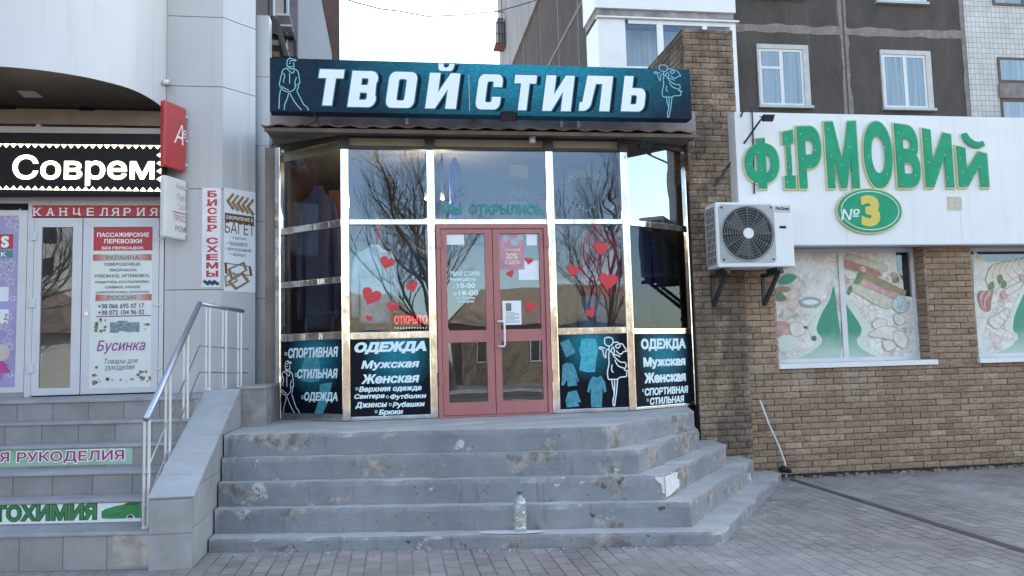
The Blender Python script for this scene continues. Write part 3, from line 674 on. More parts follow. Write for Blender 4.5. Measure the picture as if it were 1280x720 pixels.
# lace decals and small lamps
m_lace = mat('white_lace_film', (.55, .60, .66), .6, var=.1)
def lace(label, cells, s_):
    mb = MB()
    for px, py in cells:
        c_ = PS.uv(px, py); h_ = s_/112; mb.poly([PS.pt(c_[0]-h_, c_[1], .003), PS.pt(c_[0], c_[1]-h_, .003), PS.pt(c_[0]+h_, c_[1], .003), PS.pt(c_[0], c_[1]+h_, .003)])
    single('lace_decal', mb, m_lace, label, 'window decal', 'white lace decals on the upper shop glass')
lace('white lace decal with a net and two rows of dots above the pink door', [(637+i*2.1+(j % 2)*1.05, 206+j*1.7+i*.25) for i in range(11) for j in range(9)] + [(637+i*3, 223.5) for i in range(8)] + [(638+i*2.6, 235+3.4*abs(i % 4-2)+k*3) for i in range(9) for k in range(2)] + [(639+i*3, 253.5) for i in range(7)], .62)
lace('arched white lace decal in the upper pane right of the pink door', [(711+i*1.9, 219-6*math.sin(math.pi*i/21)+j*1.9) for i in range(22) for j in range(5) if (i+j) % 2 == 0] + [(721+i*2.6, 261-3*math.sin(i)) for i in range(10)], .75)
m_bulb = emit_mat('warm_bulb', (1, .82, .6), 3)
for px, lab in ((533, 'small lit spot lamp behind the glass left of the post beside the pink door'), (553, 'small lit spot lamp behind the glass above the left door leaf')):
    c_ = Plane((0, 9.6)).at(px, 248); sl_ = thing('spot_lamp', lab, 'lamp', tuple(c_), 0, 'small lit spot lamps inside the clothes shop')
    part('bulb', MB().lathe((c_.x, c_.y, c_.z-.02), [(.008, 0), (.022, .012), (.022, .028), (.008, .04)], 10), m_bulb, sl_)
    lp_ = bpy.data.lights.new('lamp_light', 'POINT'); lp_.energy = 4; lp_.color = (1, .84, .66); lp_.shadow_soft_size = .04; lo_ = bpy.data.objects.new('lamp_light', lp_); col.objects.link(lo_); lo_.parent = sl_; lo_.location = (0, -.06, 0)
    part('holder', MB().lathe((c_.x, c_.y, c_.z+.0205), [(.03, 0), (.03, .05), (.012, .06), (.012, 4.03-c_.z-.03)], 10), m_black, sl_)
# sale poster and notice on the door
def card(name, P, r, m, label, cat, off, group=None, d=.002):
    u0, v0, u1, v1 = r; th = thing(name, label, cat, tuple(P.pt((u0+u1)/2, v0, off)), P.deg, group)
    part('sheet', MB().bbox(P, u0, v0, u1, v1, off, off+d), m, th); return th
sp_ = card('sale_poster', PS, rect_px(PS, 625, 293, 655, 337), mat('pink_poster_print', (.50, .24, .30), .5, var=.25, scale=7), 'pink discount poster on the right door leaf', 'poster', .006)
texts('lettering', PS, [('СКИДКИ', 631, 311, 650, 314.5), ('20%', 632, 316, 647, 324), ('8 ДЕНЬ', 631, 325.5, 650, 331)], mat('cream_ink', (.72, .62, .52), .5), sp_, .0095, bold=.03)
bl = MB()
for px, py, s in ((632, 298, 4), (643, 303, 5), (650, 297, 4)): bl.disc(PS.at(px, py, .0088), (0, -1, 0), s/112, .0006, 14)
part('balloon_print', bl, mat('pale_blue_ink', (.32, .42, .50), .5), sp_)
for (x0, y0, x1, y1, lab) in ((658, 293, 671, 307, 'small white paper slip in the upper corner of the right door leaf'), (648, 326, 673, 350, 'larger white sheet behind the red hearts on the right door leaf'), (557, 293, 580, 306, 'pale blue card at the top of the left door leaf')):
    card('paper_slip', PS, rect_px(PS, x0, y0, x1, y1), m_paper, lab, 'paper', .0055 if x0 != 648 else .0052, 'paper slips taped to the door glass')
nt_ = card('paper_notice', PS, rect_px(PS, 628, 376, 651.5, 406), m_paper, 'white printed notice with a small photo on the right door leaf', 'notice', .01)
part('photo_print', MB().bbox(PS, *rect_px(PS, 632, 379, 639, 389), .0125, .013), mat('grey_photo', (.16, .18, .19), .6, var=.5, scale=60), nt_)
tl = MB()
for k in range(9): a, b = PS.uv(632, 391+k*1.5); tl.bbox(PS, a, b-.002, a+(.15 if k % 3 else .10), b+.002, .0125, .0129)
part('text_lines', tl, m_ink, nt_)
# red lit OPEN sign hanging inside the window
os_ = thing('open_sign', 'small dark sign with red glowing letters hanging in the window left of the pink door', 'sign', (.2, 8.74, 1.86))
PO = Plane((0, 8.74)); m_led_red = emit_mat('red_led', (.8, .03, .05), .55)
part('board', MB().bbox(PO, *rect_px(PO, 490, 390, 536, 412.5), -.02, 0), m_black, os_)
texts('lettering', PO, [('ОТКРЫТО', 493, 394.5, 534, 405)], m_led_red, os_, .004, bold=.02)
dd = MB()
for i in range(12): dd.disc(PO.at(494+i*3.5, 410, .001), (0, -1, 0), .004, .003, 6)
part('light_dots', dd, emit_mat('white_led', (.9, .9, .9), 1.), os_)
# ---- clothes shown behind the glass
def garment(name, x, y, z0, z1, w, c, label, cat, sleeves=True, legs=False, inner=None):
    m = mat(name+'_cloth', c, .85, var=.22, scale=9, bmp=.5, bscale=14); mb = MB()
    H = z1-z0; n = 22
    if legs:
        for s in (-1, 1):
            pr = []
            for k in range(9):
                t = k/8; pr.append((w*(.17+.10*t)*(1+.06*math.sin(9*t+s)), H*t*.86))
            vs = []
            for k, (r_, z) in enumerate(pr):
                cx = x + s*w*(.20+.02*(1-k/8))
                vs += [(cx+r_*math.cos(2*math.pi*j/n), y+.8*r_*math.sin(2*math.pi*j/n), z0+z) for j in range(n)]
            mb.add(vs, [(i*n+j, i*n+(j+1) % n, (i+1)*n+(j+1) % n, (i+1)*n+j) for i in range(8) for j in range(n)])
        mb.lathe((x, y, z0+H*.74), [(w*.40, 0), (w*.46, H*.05), (w*.43, H*.16), (w*.40, H*.26)], n, 1, .6)
    else:
        prof = [(.42, 0), (.44, .05), (.43, .3), (.42, .5), (.45, .72), (.46, .85), (.40, .93), (.20, .98), (.13, 1.03)]
        vs = []
        for k, (a, t) in enumerate(prof):
            for j in range(n):
                an = 2*math.pi*j/n; f = 1+.05*math.sin(5*an+3*t)+.03*math.sin(11*an)
                vs.append((x+w*a*f*math.cos(an), y+w*a*.62*f*math.sin(an), z0+H*t))
        mb.add(vs, [(i*n+j, i*n+(j+1) % n, (i+1)*n+(j+1) % n, (i+1)*n+j) for i in range(len(prof)-1) for j in range(n)]+[tuple(range(n))[::-1]])
        if sleeves:
            for s in (-1, 1):
                mb.tube([(x+s*w*.36, y, z0+H*.92), (x+s*w*.50, y-.01, z0+H*.78), (x+s*w*.56, y-.02, z0+H*.45), (x+s*w*.54, y-.05, z0+H*.08)], w*.13, 10, w*.10)
    o = single(name, mb, m, label, cat, None, True); return o
garment('jacket', -.2, 9.12, 1.95, 2.82, .40, (.42, .56, .66), 'pale blue jacket on display in the pane left of the pink door', 'jacket')
garment('coat', .2, 9.2, 1.9, 2.85, .36, (.08, .10, .14), 'dark grey coat on display beside the pale blue jacket', 'coat')
garment('trousers', -.2, 9.14, .98, 1.93, .36, (.06, .07, .10), 'dark trousers hanging under the pale blue jacket', 'trousers', legs=True)
garment('trousers', 1.98, 9.1, 1.25, 2.42, .30, (.20, .18, .12), 'khaki trousers hanging in the pane right of the pink door', 'trousers', legs=True)
garment('jacket', 2.42, 9.15, 2.2, 3.05, .36, (.36, .05, .08), 'crimson jacket on display behind the largest heart right of the door', 'jacket')
garment('jeans', 2.30, 9.08, 1.2, 2.22, .36, (.16, .24, .33), 'faded blue jeans hanging under the crimson jacket', 'jeans', legs=True)
garment('coat', 2.98, 9.45, 2.15, 3.1, .40, (.02, .03, .08), 'navy quilted coat hanging in the right splayed bay', 'coat')
garment('jeans', 2.96, 9.42, 1.2, 2.18, .34, (.035, .05, .08), 'dark blue jeans hanging under the navy coat in the right bay', 'jeans', legs=True)
garment('coat', 3.34, 9.62, 1.9, 3.0, .36, (.03, .028, .03), 'black coat hanging next to the brick pier in the right bay', 'coat')
garment('coat', -.85, 9.5, 1.9, 3.55, .38, (.05, .05, .09), 'long dark coat hanging high in the left splayed bay', 'coat')
garment('jacket', -.98, 9.55, 1.1, 1.86, .34, (.03, .04, .05), 'black jacket hanging low in the left splayed bay', 'jacket')
garment('scarf', .75, 9.4, 2.95, 3.9, .16, (.03, .05, .30), 'deep blue cloth hanging behind the lettering over the pink door', 'scarf', sleeves=False)

# ------------------------------------------------------------------ worn steps
steps = thing('concrete_steps', 'worn blue grey concrete steps with chipped paint leading to the pink door', 'steps', (.8, 7, 0))
SK = -.2
yk = [7.14, 7.05, 6.91, 6.765, 6.55]; zk = [.905, .707, .507, .307, .107]
cor = [1.86, 2.10, 2.26, 2.42, 2.60]; ends = [((3.18, 8.30), (3.40, 9.08)), ((3.27, 8.41), (3.45, 9.08)), ((3.63, 8.54), (3.68, 9.07)), ((4.0, 8.68), (4.02, 9.07)), ((4.43, 8.89), (4.45, 9.13))]
def sub_edge(a, b, step=.04):
    n = max(1, int((Vector(b)-Vector(a)).length/step)); return [tuple(Vector(a).lerp(Vector(b), i/n)) for i in range(n)]
for k in range(5):
    xl = -1.53; A = (xl, yk[k]+SK*(xl-1)); B = (cor[k], yk[k]+SK*(cor[k]-1)); Cc, D = ends[k]
    Bc = [B] if k < 4 else [(B[0]-.10, B[1]+.02), (B[0]-.02, B[1]+.025), (B[0]+.04, B[1]+.08)]
    ring = sub_edge(A, Bc[0]) + Bc[:-1] + sub_edge(Bc[-1], Cc) + [Cc, D, (xl, 9.0 if k else 9.1)]
    if k == 0: ring = sub_edge(A, Bc[0]) + sub_edge(Bc[-1], Cc) + [Cc, D, (3.56, 9.4), (3.5, 12.6), (-1.28, 12.6), (-1.28, 9.4), (xl, 9.3)]
    zb = zk[k+1]-.03 if k < 4 else -.02; n = len(ring); mb = MB(); nv = 5
    nfr = len(sub_edge(A, Bc[0])) + len(Bc) - 1 + len(sub_edge(Bc[-1], Cc)) + 1
    vs = []
    for iv in range(nv+1):
        t = iv/nv; zz = zb+(zk[k]-zb)*t
        for i, (x, y) in enumerate(ring):
            j = i < nfr and 0 < i; w = noise.noise((x*7, y*7, zz*9))*.007+noise.noise((x*23, y*23, zz*23))*.004 if j else 0
            chip = .030*max(0, noise.noise((x*4+9, y*4, k))-.22) + .018*max(0, noise.noise((x*13+3, y*13, k+5))-.2) if j and iv == nv else 0
            rnd = .006 if (j and iv == nv) else 0
            vs.append((x + (w if y > B[1] and x > B[0] else 0)*-1, y + w + chip*2 + rnd, zz - chip - (abs(w)*.5 if iv == nv else 0)))
    fs = [(iv*n+i, iv*n+(i+1) % n, (iv+1)*n+(i+1) % n, (iv+1)*n+i) for iv in range(nv) for i in range(n)] + [tuple(range(nv*n, (nv+1)*n))]
    mb.add(vs, fs)
    part('step', mb, m_step, steps)
# whitewashed corner of the middle step
wp = MB(); a = Vector((cor[2], yk[2]+SK*(cor[2]-1), 0)); d = (Vector((*ends[2][0], 0))-a).normalized(); nrm = Vector((d.y, -d.x, 0))*.014
def ragged(pts, a_=.016):
    out = []
    for p_, q_ in zip(pts, pts[1:]+pts[:1]):
        for k in range(7):
            t_ = k/7; x_, z_ = p_[0]+(q_[0]-p_[0])*t_, p_[1]+(q_[1]-p_[1])*t_; f_ = a_ if 0 < x_ else 0
            out.append((max(0, x_+f_*noise.noise((x_*31, z_*37, 1))), min(.499, max(.315, z_+f_*noise.noise((x_*37, z_*31, 5))))))
    return out
nrm = nrm.normalized()*.0085
fill_pts = ragged([(0, .318), (.12, .32), (.28, .33), (.40, .35), (.43, .40), (.36, .43), (.38, .47), (.27, .495), (0, .498)])
wp.poly([a + d*u + nrm + Vector((0, 0, z)) for u, z in fill_pts]); f2 = Vector((-1, -SK, 0)).normalized(); n2 = Vector((0, -.0095, 0))
wp.poly([a + f2*u + n2 + Vector((0, 0, z)) for u, z in ragged([(0, .35), (.02, .38), (.02, .42), (.06, .45), (.075, .48), (.05, .497), (0, .498)])][::-1])
part('whitewash_patch', wp, m_white_render, steps)
# spilled white powder where the bottle stands
ws = MB(); px0 = Vector((.98, 6.64, .1125)); pts = []
for i in range(26):
    a_ = 2*math.pi*i/26; q = 1+.3*noise.noise((i*.7, 2, 0)); pts.append(px0+Vector((.27*q*math.cos(a_)-.05, (.066*q*math.sin(a_))-.2*.27*q*math.cos(a_), 0)))
ws.poly(pts); part('white_stain', ws, m_white_render, steps)
# plastic bottle
bt = thing('plastic_bottle', 'clear plastic water bottle with blue cap standing on the lowest step', 'bottle', (1.015, 6.66, .108))
mb = MB(); prof = [(.045, 0), (.052, .012), (.053, .03)]
for k in range(9): prof += [(.053, .035+k*.02), (.0495, .045+k*.02)]
prof += [(.053, .225), (.050, .245), (.038, .268), (.022, .285), (.0175, .29), (.0175, .30)]
mb.lathe((1.015, 6.66, .109), prof, 24); part('body', mb, m_bottle, bt, True)
part('cap', MB().lathe((1.015, 6.66, .41), [(.021, 0), (.022, .004), (.022, .018), (.019, .021)], 18), mat('blue_cap', (.03, .09, .26), .4), bt, True)
# loose tile
lt = MB(); q = Vector((-1.44, 7.78, .54)); lt.add([(-1.525, 7.60, .72), (-1.47, 7.56, .71), (-1.40, 7.585, .515), (-1.47, 7.61, .50), (-1.525, 7.615, .72), (-1.47, 7.575, .71), (-1.40, 7.6, .515), (-1.47, 7.625, .50)], [(0, 3, 2, 1), (4, 5, 6, 7), (0, 1, 5, 4), (1, 2, 6, 5), (2, 3, 7, 6), (3, 0, 4, 7)])
single('loose_tile', lt, m_cheek_f, 'broken grey tile leaning between the cheek wall and the worn steps', 'tile')

# ------------------------------------------------------------------ brick pier
pier = thing('brick_pier', 'tall sooty split brick pier between the glazed shop and the white signboard', 'pier', (3.88, 9.1, 0))
part('core', MB().box(3.575, 9.115, 0, 4.185, 10.6, 5.50), m_mortar, pier)
PF = Plane((3.56, 9.1)); PSd = Plane((3.56, 10.6), -90); PSr = Plane((4.2, 9.1), 90)
brick_part('brickwork', pier, m_brick_pier, [((PF, 0, .02, .64, 5.50, .0), dict(rough=.011)), ((PSd, 0, 3.6, 1.5, 5.50, 0), dict(rough=.008)), ((PSr, 0, .0, .1, 5.5, 0), {}), ((PSr, .1, 4.3, 1.5, 5.5, 0), {})])
# ------------------------------------------------------------------ right shop
rs = thing('grocery_shop', 'single storey brick grocery with wide display windows under a white signboard', 'shop', (7, 9.2, 0))
PW = Plane((0, 9.17)); PG = Plane((0, 9.40))
W0, W1, W2, W3 = 4.62, 6.64, 7.30, 9.5
SILL = 1.32; HEAD = 2.86
XE = 13.0
part('wall_core', (lambda m: (m.box(4.2, 9.19, 0, XE, 9.38, SILL-.03), m.box(4.2, 9.19, SILL-.03, W0-.012, 9.5, 3.0), m.box(W1+.012, 9.19, SILL-.03, W2-.012, 9.5, 2.86), m.box(W3+.012, 9.19, SILL-.03, XE, 9.5, 2.86), m.box(4.2, 9.2, 2.9, XE, 9.5, 4.3), m)[-1])(MB()), m_mortar, rs)
PR1 = Plane((W1, 9.42), -90); PR2 = Plane((W2, 9.17), 90); PR0 = Plane((W0, 9.17), 90)
brick_part('brickwork', rs, m_brick, [((PW, 4.2, .05, XE, SILL-.02, 0), {}), ((PW, 4.2, SILL-.02, W0, 2.87, 0), {}), ((PW, W1, SILL-.02, W2, 2.87, 0), {}), ((PW, W3, SILL-.02, XE, 2.87, 0), {}), ((PR1, 0, SILL, .25, 2.87, 0), {}), ((PR2, 0, SILL, .25, 2.87, 0), {})])
part('roof', MB().box(4.2, 8.93, 4.31, XE, 16, 4.36), m_plaster, rs)
part('inner_wall', MB().box(4.2, 11.4, 0, XE, 11.5, 4.3), m_room, rs)
part('soffit', MB().box(4.2, 8.96, 2.80, XE, 9.5, 2.86), mat('grey_soffit_board', (.30, .29, .28), .7, var=.2), rs)
rub = MB()
for i in range(150):
    x = random.uniform(4.5, 9.2); r_ = random.uniform(.012, .04); y = 9.13-random.random()*.05; nvs = []
    for dx, dy, dz in ((-1,-1,0),(1,-1,0),(1,1,0),(-1,1,0),(-.6,-.6,1),(.7,-.5,.9),(.6,.7,1),(-.7,.6,.8)): nvs.append((x+dx*r_*random.uniform(.7, 1.3), y+dy*r_*.7, dz*r_*random.uniform(.6, 1.2)))
    rub.add(nvs, [(0,3,2,1),(4,5,6,7),(0,1,5,4),(1,2,6,5),(2,3,7,6),(3,0,4,7)])
link('rubble', rub, mat('rubble_stone', (.16, .135, .115), .9, var=.4, scale=5), kind='stuff')['label'] = 'loose broken stones along the foot of the brick wall'
gr = MB()
for i in range(420):
    if i < 200: x = random.uniform(-1.5, 2.7); y = 6.55-.2*(x-1)-.02-abs(random.gauss(0, .06))
    elif i < 290: t_ = random.random(); x = 2.66+t_*1.85+random.random()*.12; y = 6.3+t_*2.6
    else: x = random.uniform(-3, 7); y = random.uniform(5.2, 8.9)
    if i >= 290 and (y > 6.4-.2*(x-1) and x < 2.7 or (2.6 < x < 4.6 and y > 6.2+(x-2.6)*1.42)): continue
    r_ = abs(random.gauss(.004, .004))+.002
    gr.add([(x-r_, y-r_, 0), (x+r_*random.uniform(.6, 1.6), y-r_*.6, 0), (x+r_*.4, y+r_, 0), (x, y, r_*random.uniform(.5, 1.1))], [(0, 1, 3), (1, 2, 3), (2, 0, 3)])
link('grit', gr, mat('pale_grit', (.34, .31, .28), .9, var=.5, scale=3), kind='stuff')['label'] = 'loose grit and crumbs of mortar scattered on the paving'
# display windows with printed film
def shape(mb, P, pts, off, sm=True):
    q = [P.uv(*p_) for p_ in pts]; fill_shape(mb, P, [smooth(q, True, 3) if sm else q], off)
m_film = nodes('printed_food_film'); mf, t, p = m_film; v = coords(t)
dv = new(t, 'VectorMath', operation='MULTIPLY_ADD'); nz = new(t, 'TexNoise'); nz.inputs['Scale'].default_value = 5; nz.inputs['Detail'].default_value = 4; t.links.new(v, nz.inputs['Vector']); t.links.new(nz.outputs['Color'], dv.inputs[0]); dv.inputs[1].default_value = (.16, .16, .16); t.links.new(v, dv.inputs[2])
def food(scale, loc):
    a = new(t, 'VectorMath', operation='ADD'); a.inputs[1].default_value = loc; t.links.new(dv.outputs[0], a.inputs[0])
    vo = new(t, 'TexVoronoi'); vo.inputs['Scale'].default_value = scale; ve = new(t, 'TexVoronoi', feature='DISTANCE_TO_EDGE'); ve.inputs['Scale'].default_value = scale
    for q in (vo, ve): t.links.new(a.outputs[0], q.inputs['Vector'])
    sp = new(t, 'SeparateColor'); t.links.new(vo.outputs['Color'], sp.inputs[0])
    r = new(t, 'ValToRGB'); r.color_ramp.interpolation = 'CONSTANT'; e = r.color_ramp.elements; e[0].position = 0; e[0].color = rgb((.62, .58, .52)); e[1].position = .24; e[1].color = rgb((.68, .67, .66))
    for p_, c_ in ((.44, (.58, .44, .38)), (.54, (.64, .58, .48)), (.66, (.55, .62, .54)), (.74, (.66, .62, .60)), (.86, (.46, .30, .25)), (.92, (.40, .46, .36)), (.96, (.70, .70, .70))): k = e.new(p_); k.color = rgb(c_)
    t.links.new(sp.outputs[0], r.inputs[0])
    return mix(t, 1., mix(t, 1., r.outputs[0], ramp(t, ve.outputs['Distance'], .0, .09, (.66, .62, .60), (1, 1, 1)), 'MULTIPLY'), ramp(t, vo.outputs['Distance'], .1, .8, (1.06,)*3, (.86,)*3), 'MULTIPLY')
c1 = mix(t, ramp(t, noise_n(t, v, 4, 3), .45, .55), food(8, (0, 0, 0)), food(15, (3, 0, 5)))
c1 = mix(t, ramp(t, noise_n(t, coords(t, loc=(0, 0, 4)), 2.2, 3), .42, .66, (.15,)*3, (.85,)*3), c1, (.74, .76, .77))
c1 = mix(t, 1., c1, ramp(t, noise_n(t, v, 40, 4), .25, .75, (.86,)*3, (1.1,)*3), 'MULTIPLY')
t.links.new(c1, p.inputs['Base Color']); p.inputs['Roughness'].default_value = .3; m_film = mf
m_fgreen, t, p = nodes('green_film_print'); tc = new(t, 'TexCoord'); sx = new(t, 'SeparateXYZ'); t.links.new(tc.outputs['Object'], sx.inputs[0])
ad = new(t, 'Math', operation='MULTIPLY_ADD'); t.links.new(noise_n(t, coords(t, scale=(1, 1, .6)), 5, 4), ad.inputs[0]); ad.inputs[1].default_value = .35; t.links.new(sx.outputs[2], ad.inputs[2])
t.links.new(ramp(t, ad.outputs[0], .22, .52, (.36, .50, .44), (.012, .25, .16)), p.inputs['Base Color']); p.inputs['Roughness'].default_value = .35; m_fpale = mat('pale_green_film_print', (.55, .62, .55), .35, var=.1); m_fwhite = mat('white_film_print', (.66, .70, .74), .35, var=.04)
m_sausage = mat('sausage_print', (.38, .16, .15), .4, var=.25, scale=20); m_sausage2 = mat('brown_sausage_print', (.30, .22, .12), .4, var=.25, scale=20); m_sausage3 = mat('pale_sausage_print', (.52, .50, .40), .4, var=.2, scale=20)
m_meat = mat('pink_meat_print', (.55, .32, .30), .4, var=.3, scale=14); m_herb = mat('herb_print', (.10, .20, .10), .4, var=.5, scale=20)
m_shade_ink = mat('brown_grey_outline_ink', (.30, .24, .21), .45, var=.3, scale=20)
m_cream = mat('cream_print', (.64, .60, .54), .4, var=.12, scale=10); m_line_d = mat('dark_print_line', (.10, .12, .11), .5, var=0)
def shop_window(x0, x1, name_label):
    th = part('window', (lambda m: (m.bbox(PG, x0, SILL+.05, x0+.05, HEAD-.06, -.03, .03), m.bbox(PG, x1-.05, SILL+.05, x1, HEAD-.06, -.03, .03), m.bbox(PG, x0+.05, HEAD-.11, x1-.05, HEAD-.06, -.03, .03), m.bbox(PG, x0+.05, SILL+.05, x1-.05, SILL+.1, -.03, .03), m.bbox(PG, (x0+x1)/2-.035, SILL+.1, (x0+x1)/2+.035, HEAD-.11, -.03, .03), m)[-1])(MB()), m_pvc, rs, label=name_label)
    part('glass_pane', MB().poly([PG.pt(x0+.05, SILL+.1, .01), PG.pt(x1-.05, SILL+.1, .01), PG.pt(x1-.05, HEAD-.11, .01), PG.pt(x0+.05, HEAD-.11, .01)]), m_glass_film, th)
    part('sill', MB().box(x0-.02, 9.12, SILL-.012, x1+.06, 9.37, SILL+.048), m_white, th)
    part('dark_backing', MB().poly([PG.pt(x0+.05, SILL+.1, -.04), PG.pt(x1-.05, SILL+.1, -.04), PG.pt(x1-.05, HEAD-.11, -.04), PG.pt(x0+.05, HEAD-.11, -.04)]), m_dark, th)
    return th
m_glass_film = glass_mat('film_covered_glass', .13, (.95, .96, .97))
shop_window(W0, W1, 'display window covered with printed sausages and meats'); shop_window(W2, W3, None)
FO = .0155
pf = thing('window_film', 'printed food film with sausages and two green curves in the near display window', 'window film', (5.6, 9.41, 1.42))
part('sheet', MB().add([PG.at(968, 313, FO-.004), PG.at(1119, 311, FO-.004), PG.at(1120, 337, FO-.004), PG.at(1128, 352, FO-.004), PG.at(1130, 370, FO-.004), PG.at(1142, 372, FO-.004), PG.at(1146, 449, FO-.004), PG.at(966, 453, FO-.004)], [(0, 1, 2, 3, 4, 5, 6, 7)]), m_film, pf)
z5 = lambda pts: [(960+x/4.5, 300+y/4.5) for x, y in pts]
def prints(lst):
    for i, (pts, m) in enumerate(lst):
        mb = MB(); shape(mb, PG, z5(pts), FO+.0012+.0002*i); part('print', mb, m, pf)
        if m not in (m_fpale, m_fgreen, m_fwhite, m_line_d) and i > 3:
            mb = MB(); mb.ribbon(PG, [PG.uv(*q_) for q_ in z5(pts)], .007, FO+.0013+.0002*i, True); part('print_outline', mb, m_shade_ink, pf)
mbp = MB(); 
gl = [(365,260),(345,330),(300,410),(270,490),(280,530),(300,555),(285,595),(220,640),(160,675),(398,675),(385,400)]
def speckle(P, x0, y0, x1, y1, n_, seed, par, avoid=None):
    rnd = random.Random(seed); ms = [m_cream, m_fpale, m_meat, m_fwhite, m_sausage3]
    for i in range(n_):
        cx, cy = rnd.uniform(x0, x1), rnd.uniform(y0, y1); r_ = rnd.uniform(3, 11)
        if avoid and avoid(cx, cy): continue
        ph = rnd.random()*6; pts = [P.uv(cx+r_*rnd.uniform(.6, 1.2)*math.cos(k*.9+ph), cy+r_*rnd.uniform(.5, 1)*math.sin(k*.9+ph)) for k in range(7)]
        mb = MB(); fill_shape(mb, P, [smooth(pts, True, 3)], FO+.0003+.00001*i); part('print', mb, ms[rnd.choice((0, 0, 0, 1, 2, 3, 3, 4))], par)
prints([([(368,215),(340,310),(290,400),(235,470),(225,520),(265,550),(255,595),(190,640),(120,672),(300,675),(380,560)], m_fpale), (gl, m_fgreen),
    ([(405,225),(440,320),(500,390),(560,470),(575,520),(535,555),(560,610),(640,660),(700,672),(470,675),(420,500)], m_fpale), ([(408,290),(430,350),(470,410),(520,490),(515,535),(495,560),(510,600),(570,640),(640,668),(432,675)], m_fgreen),
    ([(400,125),(425,112),(600,170),(632,195),(615,208),(560,195),(410,150)], m_sausage), ([(440,90),(470,85),(650,140),(670,160),(640,175),(450,115)], m_sausage3), ([(520,185),(545,180),(745,275),(770,290),(740,308),(530,215)], m_sausage2), ([(510,235),(530,228),(715,310),(725,325),(690,325),(515,250)], m_meat),
    ([(470,255),(500,248),(700,335),(705,370),(640,380),(475,290)], m_sausage3), ([(400,165),(480,180),(500,205),(485,225),(400,205)], m_cream), ([(410,180),(450,230),(440,250),(405,215)], m_meat),
    ([(500,190),(520,150),(535,170),(520,235),(480,245)], m_herb), ([(440,290),(460,255),(470,280),(450,310)], m_herb), ([(700,200),(720,190),(735,230),(700,240)], m_herb), ([(515,150),(540,150),(545,180),(520,180)], m_meat), ([(690,190),(715,185),(722,210),(700,220)], m_meat),
    ([(175,350),(195,330),(235,323),(275,330),(295,350),(275,372),(235,380),(190,372)], mat('glass_bowl_print', (.25, .38, .40), .4, var=.2)), ([(188,350),(235,335),(282,350),(235,366)], m_fwhite),
    ([(55,232),(100,190),(158,205),(120,245),(70,252)], m_fgreen), ([(30,310),(60,290),(100,330),(70,345),(35,335)], m_herb), ([(35,275),(70,262),(120,268),(110,290),(50,295)], m_sausage2),
    ([(32,468),(70,460),(110,475),(118,510),(95,540),(50,535)], m_meat), ([(118,480),(150,460),(195,475),(205,520),(170,540),(130,535)], m_cream), ([(195,485),(215,485),(218,498),(198,498)], m_line_d), ([(240,545),(262,540),(268,560),(250,568)], m_line_d),
    ([(45,560),(90,535),(150,545),(160,580),(120,620),(60,625)], m_fpale), ([(580,470),(620,440),(665,460),(650,495),(600,500)], m_cream), ([(560,535),(640,485),(720,500),(700,560),(650,555)], m_cream), ([(700,520),(750,515),(782,560),(760,610),(710,580)], m_cream), ([(640,570),(690,565),(715,605),(660,625)], m_cream), ([(705,425),(740,420),(770,450),(740,480),(708,462)], m_cream),
    ([(690,360),(730,310),(760,330),(740,380),(790,345),(770,400),(720,405)], mat('blue_herb_print', (.38, .50, .52), .4, var=.3, scale=20))])
pf2 = thing('window_film', 'printed food film with sliced sausage rings in the display window at the right edge', 'window film', (7.9, 9.41, 1.42)); pf_keep = pf; pf = pf2
part('sheet', MB().add([PG.at(1216, 312, FO-.004), PG.at(1232, 327, FO-.004), PG.at(1400, 325, FO-.004), PG.at(1400, 447, FO-.004), PG.at(1223, 448, FO-.004), PG.at(1217, 372, FO-.004)], [(0, 1, 2, 3, 4, 5)]), m_film, pf)
z5 = lambda pts: [(1200+x/4.5, 300+y/4.5) for x, y in pts]
lst = [([(420,220),(350,300),(285,420),(290,500),(325,540),(280,600),(170,655),(420,655)], m_fgreen), ([(360,230),(320,320),(260,440),(245,500),(300,530),(320,545),(295,520),(300,430),(350,310),(372,250)], m_fpale)]
for k in range(5): lst.append(([(95+k*16,300+k*4),(125+k*14,285),(165,330+k*10),(165,395),(125+k*5,400),(98+k*10,350)], m_sausage if k % 2 == 0 else m_meat))
for k in range(4): lst.append(([(150+k*30,460+k*4-k*22),(185+k*26,430-k*16),(235+k*12,470-k*20),(200+k*25,500-k*22)], m_cream))
for k in range(6): lst.append(([(140+k*36,230-k*20),(170+k*34,150-k*8),(215+k*30,140-k*8),(235+k*32,230-k*18),(190+k*34,285-k*22)], m_cream))
lst += [([(200,210),(225,195),(235,225),(215,250)], m_herb), ([(220,240),(245,228),(258,255),(235,272)], m_herb), ([(155,250),(180,235),(185,270),(160,280)], m_herb), ([(225,300),(250,285),(260,320),(235,330)], m_meat), ([(330,205),(355,198),(358,225),(340,230)], m_meat), ([(245,285),(300,250),(345,235),(330,270),(270,310)], m_cream)]
prints(lst); pf = pf_keep
